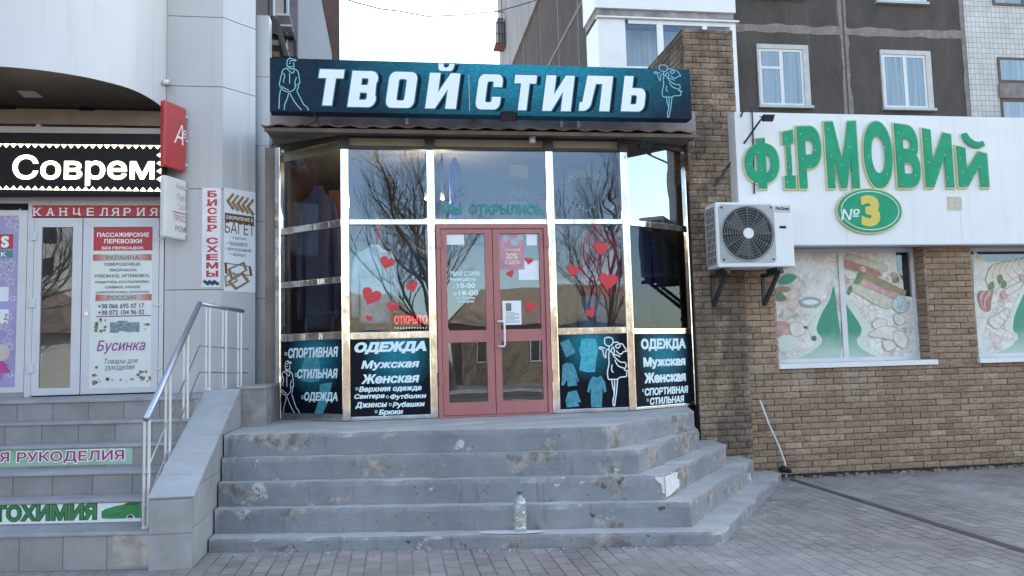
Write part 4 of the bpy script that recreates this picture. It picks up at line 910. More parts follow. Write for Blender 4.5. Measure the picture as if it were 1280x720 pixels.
# ---- white signboard
PB = Plane((0, 8.9))
sb = thing('signboard', 'wide white signboard with raised green letters over the brick grocery', 'sign', (7, 8.9, 2.8))
bo = part('board', MB().box(4.085, 8.9, 2.79, XE, 9.16, 4.40), m_shopwhite, sb)
for x in (5.45, 6.98, 8.5): part('seam', MB().box(x, 8.8985, 2.80, x+.003, 8.8995, 4.395), m_alu, sb)
part('trim', MB().box(4.08, 8.895, 2.775, XE, 9.0, 2.789), m_alu, sb)
G = [('Ф', 929, 973, 176, 172, 238), ('І', 978, 992, 166, 163, 238), ('Р', 996, 1026, 159, 158, 238), ('М', 1031, 1071, 153, 152, 237.5), ('О', 1078, 1114, 152, 153, 237.5), ('В', 1118, 1148, 155, 159, 237), ('И', 1153, 1189, 161, 169, 236.5), ('И', 1195, 1233, 183, 193, 236)]
for ch, xa, xb, ta, tb, yb in G:
    r = rect_px(PB, xa, ta, xb, yb); va, vb = PB.uv(xa, ta)[1], PB.uv(xb, tb)[1]
    if ch == 'Ф': top = None
    tp = lambda a, va=va, vb=vb: va+(vb-va)*a
    r = (r[0]+.006, r[1]+.02, r[2]-.006, r[3]); rs_ = (r[0]-.018, r[1]-.024, r[2]+.018, r[3])
    mb = MB(); put_text(mb, PB, ch, rs_, .0015, bold=.06, depth=.022, top=lambda a, va=va, vb=vb: va+.016+(vb-va)*a); part('letter_return', mb, m_green_side, sb)
    mb = MB(); put_text(mb, PB, ch, r, .024, bold=.05, depth=.012, top=tp); part('letter', mb, m_green, sb)
for ch, xa, xb, ta, tb, yb in G:
    for k in range(7):
        f_ = k/6; x_ = xa+2.5+(xb-xa-5)*(k*.37 % 1); y_ = (ta+tb)/2+10+(yb-ta-18)*f_
        part('light_point', MB().disc(PB.at(x_, y_, .0365), (0, -1, 0), .006, .002, 6), m_fwhite, sb)
br = [PB.uv(*q) for q in ((1203, 174), (1209, 180), (1216, 184), (1224, 185), (1226, 179), (1227, 190), (1214, 191), (1204, 183))]
mb = MB(); fill_shape(mb, PB, [[PB.uv(*q) for q in ((1200, 168), (1206, 166.5), (1210, 173), (1216, 177.5), (1222, 178.5), (1226, 176.5), (1229, 183), (1222, 186), (1212, 184), (1204, 177.5))]], .0245, .012); part('letter', mb, m_green, sb)
eu, ev = PB.uv(1085, 264); ea, eb = .415, .265
def ell(a, b, n=40): return [(eu+a*math.cos(2*math.pi*i/n), ev+b*math.sin(2*math.pi*i/n)) for i in range(n)]
mb = MB(); fill_shape(mb, PB, [ell(ea+.02, eb+.02)], .002, .03); part('oval_return', mb, m_green_side, sb)
mb = MB(); fill_shape(mb, PB, [ell(ea, eb)], .034, .012); ov = part('oval', mb, m_green, sb)
mb = MB(); mb.ribbon(PB, ell(ea*.91, eb*.89), .012, .048, True); part('ring', mb, m_fpale, ov)
texts('numeral', PB, [('3', 1073, 245, 1097, 284)], m_yellow, ov, .05, bold=.06)
texts('numeral', PB, [('№', 1048, 262, 1072, 276)], m_fwhite, ov, .05, bold=.01, shear=.2)
part('patch', MB().bbox(PB, *rect_px(PB, 1184, 246, 1202, 263), 0, .004), mat('yellowed_patch', (.50, .47, .36), .6, var=.2, scale=20), sb)

# ---- air conditioner on the pier
ac = thing('air_conditioner', 'white air conditioner outdoor unit with round dark fan grille on black brackets', 'air conditioner', (4.12, 8.75, 2.49))
X0, X1, Y0, Y1, Z0, Z1 = 3.66, 4.60, 8.60, 8.92, 2.49, 3.245
o = part('casing', MB().box(X0, Y0, Z0, X1, Y1, Z1), m_white, ac); bevel(o, .018, 3)
PA = Plane((0, Y0)); fc = PA.uv(934, 292); fr_ = .315
sq = MB(); fill_shape(sq, PA, [rr(fc[0]-.335, fc[1]-.335, fc[0]+.335, fc[1]+.335, .04)], .001, .008); part('fan_surround', sq, mat('grey_fan_surround', (.36, .38, .40), .5), ac)
part('fan_well', MB().disc(PA.pt(*fc, .0095), (0, -1, 0), fr_, .002, 40), m_black, ac)
fg = MB()
for k in range(9):
    r_ = .06+.032*k; fg.ribbon(PA, [(fc[0]+r_*math.cos(2*math.pi*i/24), fc[1]+r_*math.sin(2*math.pi*i/24)) for i in range(24)], .006, .026, True)
for k in range(60):
    a_ = 2*math.pi*k/60; w_ = .008 if k % 5 == 0 else .003
    c_, s_ = math.cos(a_), math.sin(a_); tw = .35
    q = [(fc[0]+.05*c_, fc[1]+.05*s_), (fc[0]+.18*math.cos(a_+tw*.3), fc[1]+.18*math.sin(a_+tw*.3)), (fc[0]+fr_*math.cos(a_+tw*.4), fc[1]+fr_*math.sin(a_+tw*.4))] if k % 5 else [(fc[0]+.05*c_, fc[1]+.05*s_), (fc[0]+fr_*c_, fc[1]+fr_*s_)]
    fg.ribbon(PA, q, w_, .0245+.00002*k)
part('fan_grille', fg, mat('grey_wire', (.13, .135, .145), .5, .3), ac)
rim = MB(); rim.tube([PA.pt(fc[0]+fr_*math.cos(2*math.pi*i/40), fc[1]+fr_*math.sin(2*math.pi*i/40), .014) for i in range(41)], .011, 6, cap=False); part('fan_rim', rim, mat('rim_grey', (.4, .42, .44), .5), ac)
fb = MB()
for k in range(3):
    a_ = 2*math.pi*k/3+.3; pts = [PA.pt(fc[0]+r_*math.cos(a_+b_), fc[1]+r_*math.sin(a_+b_), .014) for r_, b_ in ((.06, -.3), (.28, -.35), (.29, .45), (.06, .5))]; fb.poly(pts)
part('fan_blade', fb, mat('dark_blade', (.05, .05, .055), .5), ac)
part('fan_hub', MB().disc(PA.pt(*fc, .026), (0, -1, 0), .062, .014, 28), m_white, ac)
sc_ = MB()
for a_, b_ in ((-.3, -.3), (.3, -.3), (.3, .3), (-.3, .3)): sc_.disc(PA.pt(fc[0]+a_, fc[1]+b_, .009), (0, -1, 0), .012, .004, 10)
part('screw', sc_, m_black, ac)
part('badge', MB().bbox(PA, *rect_px(PA, 968, 257, 988, 265.5), .0, .003), mat('badge_plate', (.5, .5, .48), .4), ac)
texts('badge_lettering', PA, [('McQuay', 969.5, 258.5, 986.5, 263.5)], m_black, ac, .0045, bold=.04)
part('label_plate', MB().bbox(PA, *rect_px(PA, 974.5, 282.5, 982.5, 285.5), 0, .003), m_black, ac)
gs = MB(); PC = Plane((X0, Y1), -90)
part('coil', MB().bbox(PC, .03, Z0+.04, Y1-Y0-.04, Z1-.05, .0005, .002), m_dark, ac)
for k in range(9): v_ = Z0+.05+k*(Z1-Z0-.12)/8; gs.bbox(PC, .02, v_-.004, Y1-Y0-.03, v_+.004, .0025, .010)
for k in range(7): u_ = .03+k*(Y1-Y0-.08)/6; gs.bbox(PC, u_-.003, Z0+.05, u_+.003, Z1-.07, .0105, .014)
part('side_grille', gs, m_alu, ac)
for x in (3.78, 4.42):
    bk = MB(); bk.box(x-.02, 8.58, Z0-.075, x+.02, 9.085, Z0-.035); bk.box(x-.02, 9.055, Z0-.42, x+.02, 9.085, Z0-.035)
    bk.prism([(x-.02, 8.66, Z0-.078), (x-.02, 8.72, Z0-.078), (x-.02, 9.053, Z0-.36), (x-.02, 9.053, Z0-.42)], (.04, 0, 0))
    bk.box(x-.035, 8.62, Z0-.034, x+.035, 8.9, Z0-.002)
    part('bracket', bk, m_dark, ac)
# hose, cable, lamps
hs = MB(); hs.tube([Plane((0, 9.10)).at(950, 500), Plane((0, 9.08)).at(961, 530), Plane((0, 9.07)).at(973, 556), Plane((0, 9.05)).at(981, 578), Plane((0, 9.02)).at(983, 596)], .011, 8)
single('drain_hose', hs, m_pvc, 'thin white drain hose hanging down the brick wall to the pavement', 'hose', None, True)
bg_ = MB(); bg_.lathe((4.5, 8.97, .107), [(.03, 0), (.06, .02), (.055, .05), (.02, .075)], 9, 1, .8); bg_.lathe((4.56, 8.95, .10), [(.03, 0), (.035, .02), (.02, .045)], 7)
single('rubbish_bag', bg_, m_black, 'small crumpled black rag at the corner of the lowest step', 'rag', None, True)
def floodlight(p, s, label, aim=(0, -.4, -1), arm=None):
    p = Vector(p); th = thing('floodlight', label, 'lamp', tuple(p), 0, 'small black floodlights on the shop fronts')
    a = Vector(aim).normalized(); x = Vector((1, 0, 0)); y = a.cross(x).normalized()
    c = [p + x*sx*s*w_ + y*sy*s*h_ + a*d_*s for d_, w_, h_ in ((-.22, .62, .42), (.22, .9, .62)) for sx, sy in ((-1,-1),(1,-1),(1,1),(-1,1))]
    mb = MB(); mb.add(c, [(0,1,2,3),(7,6,5,4),(0,4,5,1),(1,5,6,2),(2,6,7,3),(3,7,4,0)]); part('housing', mb, m_black, th)
    c = [p + x*sx*s*.8 + y*sy*s*.54 + a*.23*s for sx, sy in ((-1,-1),(1,-1),(1,1),(-1,1))]; part('lens', MB().poly(c), mat('lamp_lens', (.04, .04, .045), .3), th)
    yo = MB(); yo.tube([p-x*s*.75, p-x*s*.75-a*s*.55, p+x*s*.75-a*s*.55, p+x*s*.75], s*.06, 6); part('yoke', yo, m_dark, th)
    if arm:
        am = MB(); am.tube([p-a*s*.55]+[Vector(q) for q in arm], .012, 6); part('arm', am, m_dark, th)
    return th
floodlight((1.22, 8.10, 4.06), .10, 'small black floodlight fixed under the middle of the teal name board', (0, -.5, -1), [(1.22, 8.21, 4.12)])
floodlight((2.80, 8.42, 3.84), .095, 'black floodlight under the eave at the corner of the right splayed bay', (.35, -.5, -1), [(2.8, 8.46, 3.96)])
PFl = Plane((0, 8.6))
floodlight(PFl.at(959, 147), .075, 'black floodlight on a long diagonal arm above the air conditioner', (.9, -.5, -.5), [PFl.at(950, 151), Plane((0, 9.08)).at(919, 195), Plane((0, 9.08)).at(893, 232)])
cb = MB(); cb.tube([Plane((0, 8.88)).at(*q) for q in ((926, 146), (930, 135), (936, 131), (940, 137), (941, 160), (942, 200), (943, 242))], .010, 6)
single('cable_conduit', cb, m_dark, 'black cable hooked over the top of the white signboard', 'cable', None, True)
el = MB(); el.disc((1.55, 8.56, 3.965), (0, 0, -1), .035, .07, 12)
single('eave_lamp', el, m_alu2, 'small round lamp under the eave above the pink door', 'lamp')
sw = MB(); sw.tube([Plane((0, 8.18)).at(*q) for q in ((392, 141), (396, 150), (400, 160))], .006, 5); sw.tube([Plane((0, 8.3)).at(*q) for q in ((401, 141), (394, 152), (382, 158), (375, 157))], .006, 5)
single('loose_cable', sw, m_black, 'loose black cable dangling below the left end of the teal name board', 'cable')

# ------------------------------------------------------------------ left building
lbd = thing('grey_clad_shop_building', 'grey clad building at left with rounded white bay over the stationery shop entrance', 'building', (-3.2, 9.25, 0))
PA_ = Plane((0, 9.25)); YF = 9.25
XA0, XA1 = -2.49, -1.885
# clad pillar
pl = MB(); jz = [0.9, 2.42, 3.62-.13, 5.02, 6.55, 8.2, 10, 12]
PBv = Plane((XA1, YF), 45); LB = .44
jz = [.9, PA_.uv(250, 362)[1], PA_.uv(250, 236)[1], PA_.uv(250, 108)[1], PA_.uv(250, 21)[1], 6.9, 8.3, 9.7]
cs = MB()
for a, b in zip(jz, jz[1:]):
    pl.bbox(PA_, XA0, a+.004, XA1-.001, b-.004, -.04, 0); cs.bbox(PBv, .001, a+.004, LB, b-.004, -.04, 0)
part('panel', pl, m_alu, lbd); part('panel', cs, m_alu2, lbd)
e = PBv.pt(LB, 0)
cor_ = MB(); cor_.prism([(XA0, YF+.03, .5), (XA1-.01, YF+.03, .5), (e.x-.02, e.y+.02, .5), (e.x-.02, 10.6, .5), (XA0, 10.6, .5)], (0, 0, 9.2)); part('core', cor_, m_alu_dark, lbd)
sv = MB(); zs_ = [.9, 2.30, 3.22, 4.13, 4.98, 5.75]
for a, b in zip(zs_, zs_[1:]): sv.box(-1.60, 9.72, a+.003, -1.44, 9.92, b-.003)
part('pilaster', sv, m_alu2, lbd)
# rounded bay
ZB = 4.4; half = [(-2.492, 9.40), (-2.497, 9.2), (-2.55, 8.82), (-2.66, 8.52), (-2.84, 8.32), (-3.02, 8.18), (-3.32, 8.04), (-3.64, 7.97), (-4.0, 7.95)]
sm_ = smooth(half, False, 4); ring = sm_ + [(-8.0-x, y) for x, y in sm_[::-1][1:]]
bay = MB(); n = len(ring)
bay.add([(x, y, ZB) for x, y in ring]+[(x, y, 12) for x, y in ring], [(i, i+1, n+i+1, n+i) for i in range(n-1)])
part('rounded_bay', bay, m_bay, lbd, True)
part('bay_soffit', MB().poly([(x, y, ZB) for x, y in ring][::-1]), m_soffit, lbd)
lm = MB(); q = at_z(36, 118, ZB-.003); lm.poly([at_z(21, 113, ZB-.004), at_z(44, 114, ZB-.004), at_z(54, 122, ZB-.004), at_z(30, 122, ZB-.004)]); part('ceiling_panel', lm, mat('pale_ceiling_panel', (.25, .26, .28), .5), lbd)
for px, py in ((12, 136), (111, 138)):
    q = at_z(px, py, ZB); part('ceiling_lamp', MB().disc((q.x, q.y, ZB-.002), (0, 0, -1), .10, .02, 18), m_black, lbd)
part('added_unseen_wing', MB().box(-14, 2.5, 0, -9.2, 9.3, 11), mat('added_wing_brown', (.13, .10, .09), .7, var=.2), lbd)  # unseen wing, added to darken what the left bay glass reflects
# wall above bay, entrance glazing
part('upper_wall', MB().box(-8, 9.42, ZB+.02, XA0-.005, 9.6, 12), m_alu, lbd)
fr2 = MB(); fz0, fz1 = 1.245, 4.39
bm = MB(); bm.bbox(PA_, -6, 4.22, XA0-.01, 4.39, -.05, .0); part('head_beam', bm, mat('tan_beam', (.30, .25, .20), .6, var=.15), lbd)
for u0, u1 in ((-6, -4.9), (-3.85, -3.80), (-2.545, -2.50)): fr2.bbox(PA_, max(u0, -6) if u0 > -6 else -4.95, 3.32, u1, 4.22, -.04, .0)
fr2.bbox(PA_, -4.95, 3.34, XA0-.01, 3.43, -.035, .005); fr2.bbox(PA_, -4.9, 4.12, XA0-.01, 4.19, -.035, .004)
for u in (-4.05, -3.79, -3.17): fr2.bbox(PA_, u-.03, 3.43, u+.03, 4.12, -.035, .003)
fr2.bbox(PA_, -3.90, fz0, -3.835, 3.34, -.035, .006); fr2.bbox(PA_, -2.545, fz0, XA0-.01, 3.34, -.035, .006); fr2.bbox(PA_, -3.835, 3.20, -2.545, 3.34, -.035, .0045)
part('entrance_frame', fr2, m_pvc, lbd)
tg = MB().poly([PA_.pt(-4.9, 3.43, -.02), PA_.pt(XA0-.02, 3.43, -.02), PA_.pt(XA0-.02, 4.12, -.02), PA_.pt(-4.9, 4.12, -.02)]); part('glass_pane', tg, m_glass_door, lbd)
part('interior', MB().box(-6, 9.9, 1.2, -2.5, 10, 4.4), m_room, lbd)
def leaf(u0, u1, g, solid=False):
    m = MB(); z0, z1 = 1.26, 3.19
    m.bbox(PA_, u0, z0, g[0], z1, -.03, .012); m.bbox(PA_, g[1], z0, u1, z1, -.03, .012); m.bbox(PA_, g[0], z0, g[1], 1.335, -.03, .012); m.bbox(PA_, g[0], 3.075, g[1], z1, -.03, .012)
    d = part('door', m, m_pvc, lbd)
    part('door_glass', MB().poly([PA_.pt(g[0], 1.335, -.005), PA_.pt(g[1], 1.335, -.005), PA_.pt(g[1], 3.075, -.005), PA_.pt(g[0], 3.075, -.005)]), m_glass_door, d); return d
d1 = leaf(-3.83, -3.345, (-3.755, -3.44)); d2 = leaf(-3.335, -2.55, (-3.235, -2.635))
hm = MB()
for v in (2.93, 2.20, 1.5): hm.bbox(PA_, -3.86, v, -3.80, v+.10, .0125, .03); hm.bbox(PA_, -2.60, v+.0, -2.52, v+.02, .0125, .025)
part('hinge', hm, m_pvc, d1)
part('lock', MB().disc(PA_.at(109, 392, .013), (0, -1, 0), .022, .012, 14), m_steel, d2)
# entrance print with passenger lines and craft shop
pr = thing('door_poster', 'tall white printed door poster with red header listing bus destinations and craft goods', 'poster', (-2.93, 9.24, 1.34))
OFF = .014
part('sheet', MB().bbox(PA_, *rect_px(PA_, 113.5, 285, 190, 484.5), -.004, OFF), mat('pale_green_paper', (.70, .75, .72), .5, var=.06, scale=4), pr)
part('header_print', MB().bbox(PA_, *rect_px(PA_, 117.5, 284.5, 191, 313.5), OFF, OFF+.0015), m_red, pr)
T = OFF+.003
texts('lettering', PA_, [('ПАССАЖИРСКИЕ', 122, 291, 187, 296.5), ('ПЕРЕВОЗКИ', 131, 299, 178, 304.5), ('БЕЗ ПЕРЕСАДОК', 128, 308.5, 180, 312.5)], m_whiteink, pr, T, bold=.03)
m_gradr = mat('orange_red_strip', (.50, .20, .13), .5, var=.4, scale=4)
for y0, y1 in ((318, 326), (368, 376)):
    m, t, p = nodes('fading_strip'); tc = new(t, 'TexCoord'); sx = new(t, 'SeparateXYZ'); t.links.new(tc.outputs['Generated'], sx.inputs[0])
    r = new(t, 'ValToRGB'); e = r.color_ramp.elements; e[0].color = rgb((.5, .08, .07)); e[1].color = rgb((.5, .08, .07)); k = e.new(.3); k.color = rgb((.55, .50, .46)); k = e.new(.7); k.color = rgb((.55, .50, .46)); t.links.new(sx.outputs[0], r.inputs[0]); t.links.new(r.outputs[0], p.inputs['Base Color'])
    part('strip_print', MB().bbox(PA_, *rect_px(PA_, 117 if y0 < 350 else 120, y0, 190, y1), OFF, OFF+.0015), m, pr)
texts('lettering', PA_, [('УКРАИНА', 132, 319.5, 175, 325), ('РОССИЯ', 135, 369.5, 171, 375)], mat('grey_title_ink', (.20, .17, .17), .5), pr, T, bold=.02)
texts('lettering', PA_, [('СЕВЕРОДОНЕЦК,', 131, 328.5, 177, 333), ('ЛИСИЧАНСК,', 137, 336, 172, 340), ('РУБЕЖНОЕ, АРТЕМОВСК,', 119, 343, 188, 347.5), ('КРАМАТОРСК, КОНСТАНТИНОВКА,', 120, 351, 188, 354.5), ('СЛАВЯНСК, ХАРЬКОВ,', 132, 357.5, 176, 361), ('ДНЕПРОПЕТРОВСК, ЗАПОРОЖЬЕ', 121, 364, 187, 367),
    ('+38 066 695 07 17', 123, 379.5, 181, 385.5), ('+38 072 104 96 02', 123, 387.5, 181, 393.5)], m_ink, pr, T, bold=.02)
part('rule', MB().bbox(PA_, *rect_px(PA_, 121, 394.5, 189, 395.8), OFF, OFF+.001), m_maroon, pr)
texts('lettering', PA_, [('Бусинка', 121.5, 425, 182.5, 442)], m_purple, pr, T, bold=.015, shear=.25)
texts('lettering', PA_, [('Товары для', 131, 448, 173, 456), ('рукоделия', 132, 457, 169, 464)], m_ink, pr, T, bold=0, shear=.25)
CM = [m_herb, mat('dark_flower_ink', (.08, .09, .10), .5), mat('brown_craft_ink', (.25, .14, .08), .5), mat('pink_craft_ink', (.45, .12, .25), .5), mat('teal_craft_ink', (.18, .28, .29), .5, var=.5, scale=50)]
for i in range(48):
    zone = i % 3
    if zone == 0: cx, cy = random.uniform(115, 133), random.uniform(399, 414)
    elif zone == 1: cx, cy = random.uniform(115, 188), random.uniform(471, 481)
    else: cx, cy = random.choice(((random.uniform(115, 122), random.uniform(455, 480)), (random.uniform(176, 188), random.uniform(400, 412)), (random.uniform(172, 188), random.uniform(462, 480))))
    s_ = random.uniform(.8, 2.6); a_ = random.random()*6
    part('flower_print', MB().poly([PA_.at(cx+s_*(1+.4*math.sin(3*k))*math.cos(a_+k*1.047), cy+s_*math.sin(a_+k*1.047), T+.00002*i) for k in range(6)][::-1]), CM[random.choice((0, 0, 1, 2, 3))], pr)
for k, (x0, y0, x1, y1) in enumerate(((138, 403, 149, 416), (147, 401, 160, 414), (158, 403, 175, 415))): part('picture_print', MB().bbox(PA_, *rect_px(PA_, x0, y0, x1, y1), OFF+.001*k, OFF+.0015+.001*k), CM[4], pr)
# red strip over the doors
ks = card('shop_type_strip', PA_, rect_px(PA_, 41, 257, 200, 272.5), m_red, 'long red strip with spaced white capitals over the white double door', 'sign', .01)
W = 'КАНЦЕЛЯРИЯ'; xs = [42.5, 59, 75, 92, 109, 126, 140, 155, 172, 188]
for ch, x in zip(W, xs):
    mb = MB(); ru = rect_px(PA_, x, 260, x+9.2, 270); put_text(mb, PA_, ch, ru, .0145, bold=.015)
    u0, v0, u1, v1 = ru; sg = []
    feet = {'К': (0, 1), 'А': (0, 1), 'Н': (0, 1), 'Л': (0, 1), 'Я': (0, 1), 'Р': (0,), 'И': (0, 1), 'Ц': (), 'Е': ()}[ch]
    for f_ in feet:
        c_ = u0+.008 if f_ == 0 else u1-.008; mb.bbox(PA_, c_-.017, v0, c_+.017, v0+.008, .0145, .0148)
        if ch in 'КНИ': mb.bbox(PA_, c_-.017, v1-.008, c_+.017, v1, .0145, .0148)
    part('letter', mb, m_whiteink, ks)
# LED board
PLd = Plane((0, 9.0)); PLd = Plane((-4.1, 9.0), -1.5)
led = thing('led_board', 'black scrolling LED board with glowing white letters over the entrance', 'sign', (-3.6, 9.0, 3.4))
u1_, vt = PLd.uv(204.5, 167); _, vb_ = PLd.uv(204.5, 243)
o = part('housing', MB().bbox(PLd, -2.2, vb_, u1_, vt, -.14, 0), m_black, led); bevel(o, .01)
m_ledw = emit_mat('white_led_light', (1, .93, .80), 1.5)
mb = MB(); put_text(mb, PLd, 'Соврем', rect_px(PLd, 16, 194, 193, 232), .004, bold=.018); part('lettering', mb, m_ledw, led)
tg_ = MB()
for k in range(40):
    x = 199-k*9
    for yy, s in ((184+(204-x)*-.010, 1), (237-(204-x)*.012, -1)):
        c_ = PLd.uv(x-2, yy); w_ = .033; tg_.poly([PLd.pt(c_[0]-w_, c_[1]+.018*s, .003), PLd.pt(c_[0]+w_, c_[1]+.018*s, .003), PLd.pt(c_[0], c_[1]-.022*s, .003)][::-s])
for k in range(4):
    c_ = PLd.uv(199, 194+k*10); tg_.poly([PLd.pt(c_[0]+.018, c_[1]-.03, .003), PLd.pt(c_[0]+.018, c_[1]+.03, .003), PLd.pt(c_[0]-.025, c_[1], .003)])
part('light_border', tg_, m_ledw, led)
# purple side window poster
PP = PA_
sf = MB(); sf.bbox(PP, -4.95, 1.30, -3.99, 1.36, -.03, .008); sf.bbox(PP, -4.95, 3.20, -3.99, 3.26, -.03, .008); sf.bbox(PP, -3.99, 1.30, -3.905, 3.26, -.03, .008)
part('side_window_frame', sf, m_pvc, lbd)
part('plinth', MB().bbox(PP, -5.5, 1.0, -3.9, 1.297, -.08, .015), m_cheek_f, lbd)
pu = card('kids_poster', PP, (-4.95, 1.362, -3.992, 3.198), mat('lilac_poster_print', (.34, .29, .52), .4, var=.12), 'lilac poster with white star outlines and a girl in a pink dress at left edge', 'poster', 0, None, .003)
m_star = mat('white_star_ink', (.62, .62, .72), .5)
def star(cx, cy, r_, rot=0): 
    q = []
    for i in range(10):
        a_ = math.pi*i/5+rot; q.append((cx+(r_ if i % 2 else r_*.45)*math.sin(a_), cy+(r_ if i % 2 else r_*.45)*math.cos(a_)))
    return q
for i, (px, py) in enumerate(((4, 266), (11, 272), (20, 270), (12, 281), (22, 284), (5, 331), (14, 336), (5, 345), (13, 352), (16, 373), (11, 397), (5, 408), (13, 415), (9, 426), (12, 434), (13, 468), (24, 266), (14, 330), (-8, 280), (-12, 340), (-10, 400))):
    sm2 = MB(); c_ = PP.uv(px, py); q = star(*c_, .05 if i % 3 else .038, i)
    for a_, b_ in zip(q, q[1:]+q[:1]):
        d_ = Vector(b_)-Vector(a_); d_.normalize(); nn = Vector((-d_.y, d_.x))*.0035; sm2.poly([PP.pt(a_[0]+nn.x, a_[1]+nn.y, .005), PP.pt(b_[0]+nn.x, b_[1]+nn.y, .005), PP.pt(b_[0]-nn.x, b_[1]-nn.y, .005), PP.pt(a_[0]-nn.x, a_[1]-nn.y, .005)][::-1])
    part('star_print', sm2, m_star, pu)
part('red_block', MB().bbox(PP, *rect_px(PP, -30, 293, 16.5, 311), .003, .006), m_red, pu); part('green_block', MB().bbox(PP, *rect_px(PP, -30, 313, 16, 322), .003, .006), mat('teal_block_ink', (.03, .24, .22), .5), pu)
texts('lettering', PP, [('S', 1.5, 295, 12, 310)], m_whiteink, pu, .009, bold=.06); texts('lettering', PP, [('K', 1.5, 315, 9, 321)], m_whiteink, pu, .009, bold=.03)
part('white_card_print', MB().bbox(PP, *rect_px(PP, -30, 359, 11, 377), .003, .005).bbox(PP, *rect_px(PP, -30, 387, 11, 405), .003, .005), m_paper, pu)
gi = MB(); gi.cur = 0; c_ = PP.uv(2, 441); gi.add([PP.pt(c_[0]+.085*math.cos(2*math.pi*i/20), c_[1]+.09*math.sin(2*math.pi*i/20), .0056) for i in range(20)], [tuple(range(20))[::-1]])
gi.cur = 1; gi.poly([PP.at(*q, .0058) for q in ((-4, 451), (4, 451), (14, 466), (-14, 466))]); gi.cur = 2
for q in (((5, 455), (12, 457)), ((2, 466), (2, 474)), ((-2, 466), (-2, 474))): gi.ribbon(PP, [PP.uv(*a_) for a_ in q], .01, .006)
part('girl_print', gi, [mat('skin_ink', (.58, .48, .46), .5), mat('pink_ink', (.55, .06, .25), .5), m_purple], pu)
# craft-shop banners on the pillar
bp = card('vertical_banner', PA_, rect_px(PA_, 252.5, 235, 276, 359), mat('pale_lilac_paper', (.74, .71, .74), .5), 'narrow vertical banner with stacked crimson capitals on the grey pillar', 'banner', .004)
for i, ch in enumerate('БИСЕР'): 
    y = 238.5+i*10.6; mb = MB(); ru = rect_px(PA_, 259.5, y, 271.5, y+8.2); put_text(mb, PA_, ch, ru, .0085, bold=.04); mb.bbox(PA_, ru[0]-.012, ru[1]-.003, ru[0]+.05, ru[1]+.012, .0083, .0084) if ch in 'ИР' else None; part('letter', mb, m_red, bp)
for i, ch in enumerate('СХЕМЫ'):
    y = 297+i*10.3; mb = MB(); ru = rect_px(PA_, 258, y, 273, y+8); put_text(mb, PA_, ch, ru, .0085, bold=.04); part('letter', mb, m_red, bp)
bd = MB()
for i in range(9): bd.cur = i % 3; bd.disc(PA_.at(256+i*2, 352+(i % 3)*1.4, .0065), (0, -1, 0), .02, .002, 10)
part('bead_print', bd, [mat('blue_ink', (.05, .15, .40), .5), mat('green_ink', (.05, .28, .20), .5), m_teal_edge], bp)
bf = card('framing_banner', PBv, rect_px(PBv, 279.5, 237.5, 319, 365), mat('white_banner_paper', (.76, .82, .87), .5, var=.03), 'white banner with picture frame samples on the angled side of the grey pillar', 'banner', .004)
m_wood = mat('gilt_frame_print', (.30, .18, .08), .5, var=.4, scale=20); m_wood2 = mat('dark_frame_print', (.12, .06, .03), .5, var=.3)
for i in range(5):
    x = 282+i*6.2; y = 242+i*1.8; mb = MB()
    fill_shape(mb, PBv, [[PBv.uv(*q) for q in ((x, y+9), (x+8.5, y-1), (x+10.5, y+1.5), (x+4.5, y+9.5), (x+11, y+19), (x+8, y+21))]], .0075+.0003*i); part('frame_sample', mb, m_wood if i % 2 == 0 else m_sausage2, bf)
part('band', MB().bbox(PBv, *rect_px(PBv, 280.5, 268.5, 317, 279), .006, .0075), m_wood2, bf)
texts('lettering', PBv, [('ОФОРМЛЕНИЕ В', 282, 271, 315.5, 276)], m_whiteink, bf, .009, bold=.02)
texts('lettering', PBv, [('БАГЕТ', 280.5, 279, 317.5, 293)], m_wood2, bf, .009, bold=0)
texts('lettering', PBv, [('• картин', 287, 296.5, 306.5, 300.5), ('• вышивок', 284, 303, 309, 307.5), ('• фотографий', 281, 309.5, 313, 315), ('• зеркал', 287, 317, 306, 321.5)], m_ink, bf, .009)
def sq_frame(pts, w_, m, i):
    mb = MB(); q = [PBv.uv(*a_) for a_ in pts]; c_ = (sum(a_[0] for a_ in q)/4, sum(a_[1] for a_ in q)/4); inn = [(c_[0]+(a_-c_[0])*w_, c_[1]+(b_-c_[1])*w_) for a_, b_ in q]
    fill_shape(mb, PBv, [q, inn[::-1]], .0078+.0004*i); part('frame_print', mb, m, bf)
sq_frame([(279.8, 328), (313, 333), (315, 345), (281, 342)], .82, m_wood2, 0); sq_frame([(284, 336), (305, 327), (309, 338), (288, 350)], .7, m_wood, 1); sq_frame([(283, 352), (303, 340), (312, 352), (294, 363)], .66, m_wood, 2); sq_frame([(280, 345), (292, 340), (297, 352), (281, 359)], .7, m_sausage2, 3)
# blade light boxes
bx_o = PA_.pt(PA_.uv(237, 160)[0], 0); PZ = Plane((bx_o.x, YF-.02), 65)
def blade(x0, yt0, yb0, x1, yt1, yb1, m, label, name):
    ua, ub = PZ.uv(x0, (yt0+yb0)/2)[0], PZ.uv(x1, (yt1+yb1)/2)[0]; zt = PZ.uv(x0, yt0)[1]; zb = PZ.uv(x0, yb0)[1]
    th = thing(name, label, 'sign', tuple(PZ.pt((ua+ub)/2, zb)), PZ.deg)
    o = part('box', MB().bbox(PZ, ua, zb, ub, zt, -.07, .0), m, th); bevel(o, .02, 3)
    bk = MB()
    for f_ in (.12, .5, .88): z_ = zb+(zt-zb)*f_; bk.bbox(PZ, ub, z_-.015, ub+.06, z_+.015, -.06, -.02)
    part('bracket', bk, m_pvc, th); return th
bl1 = blade(206, 124, 207, 233, 136, 215, m_redbox, 'red projecting light box with white script on the grey pillar', 'light_box')
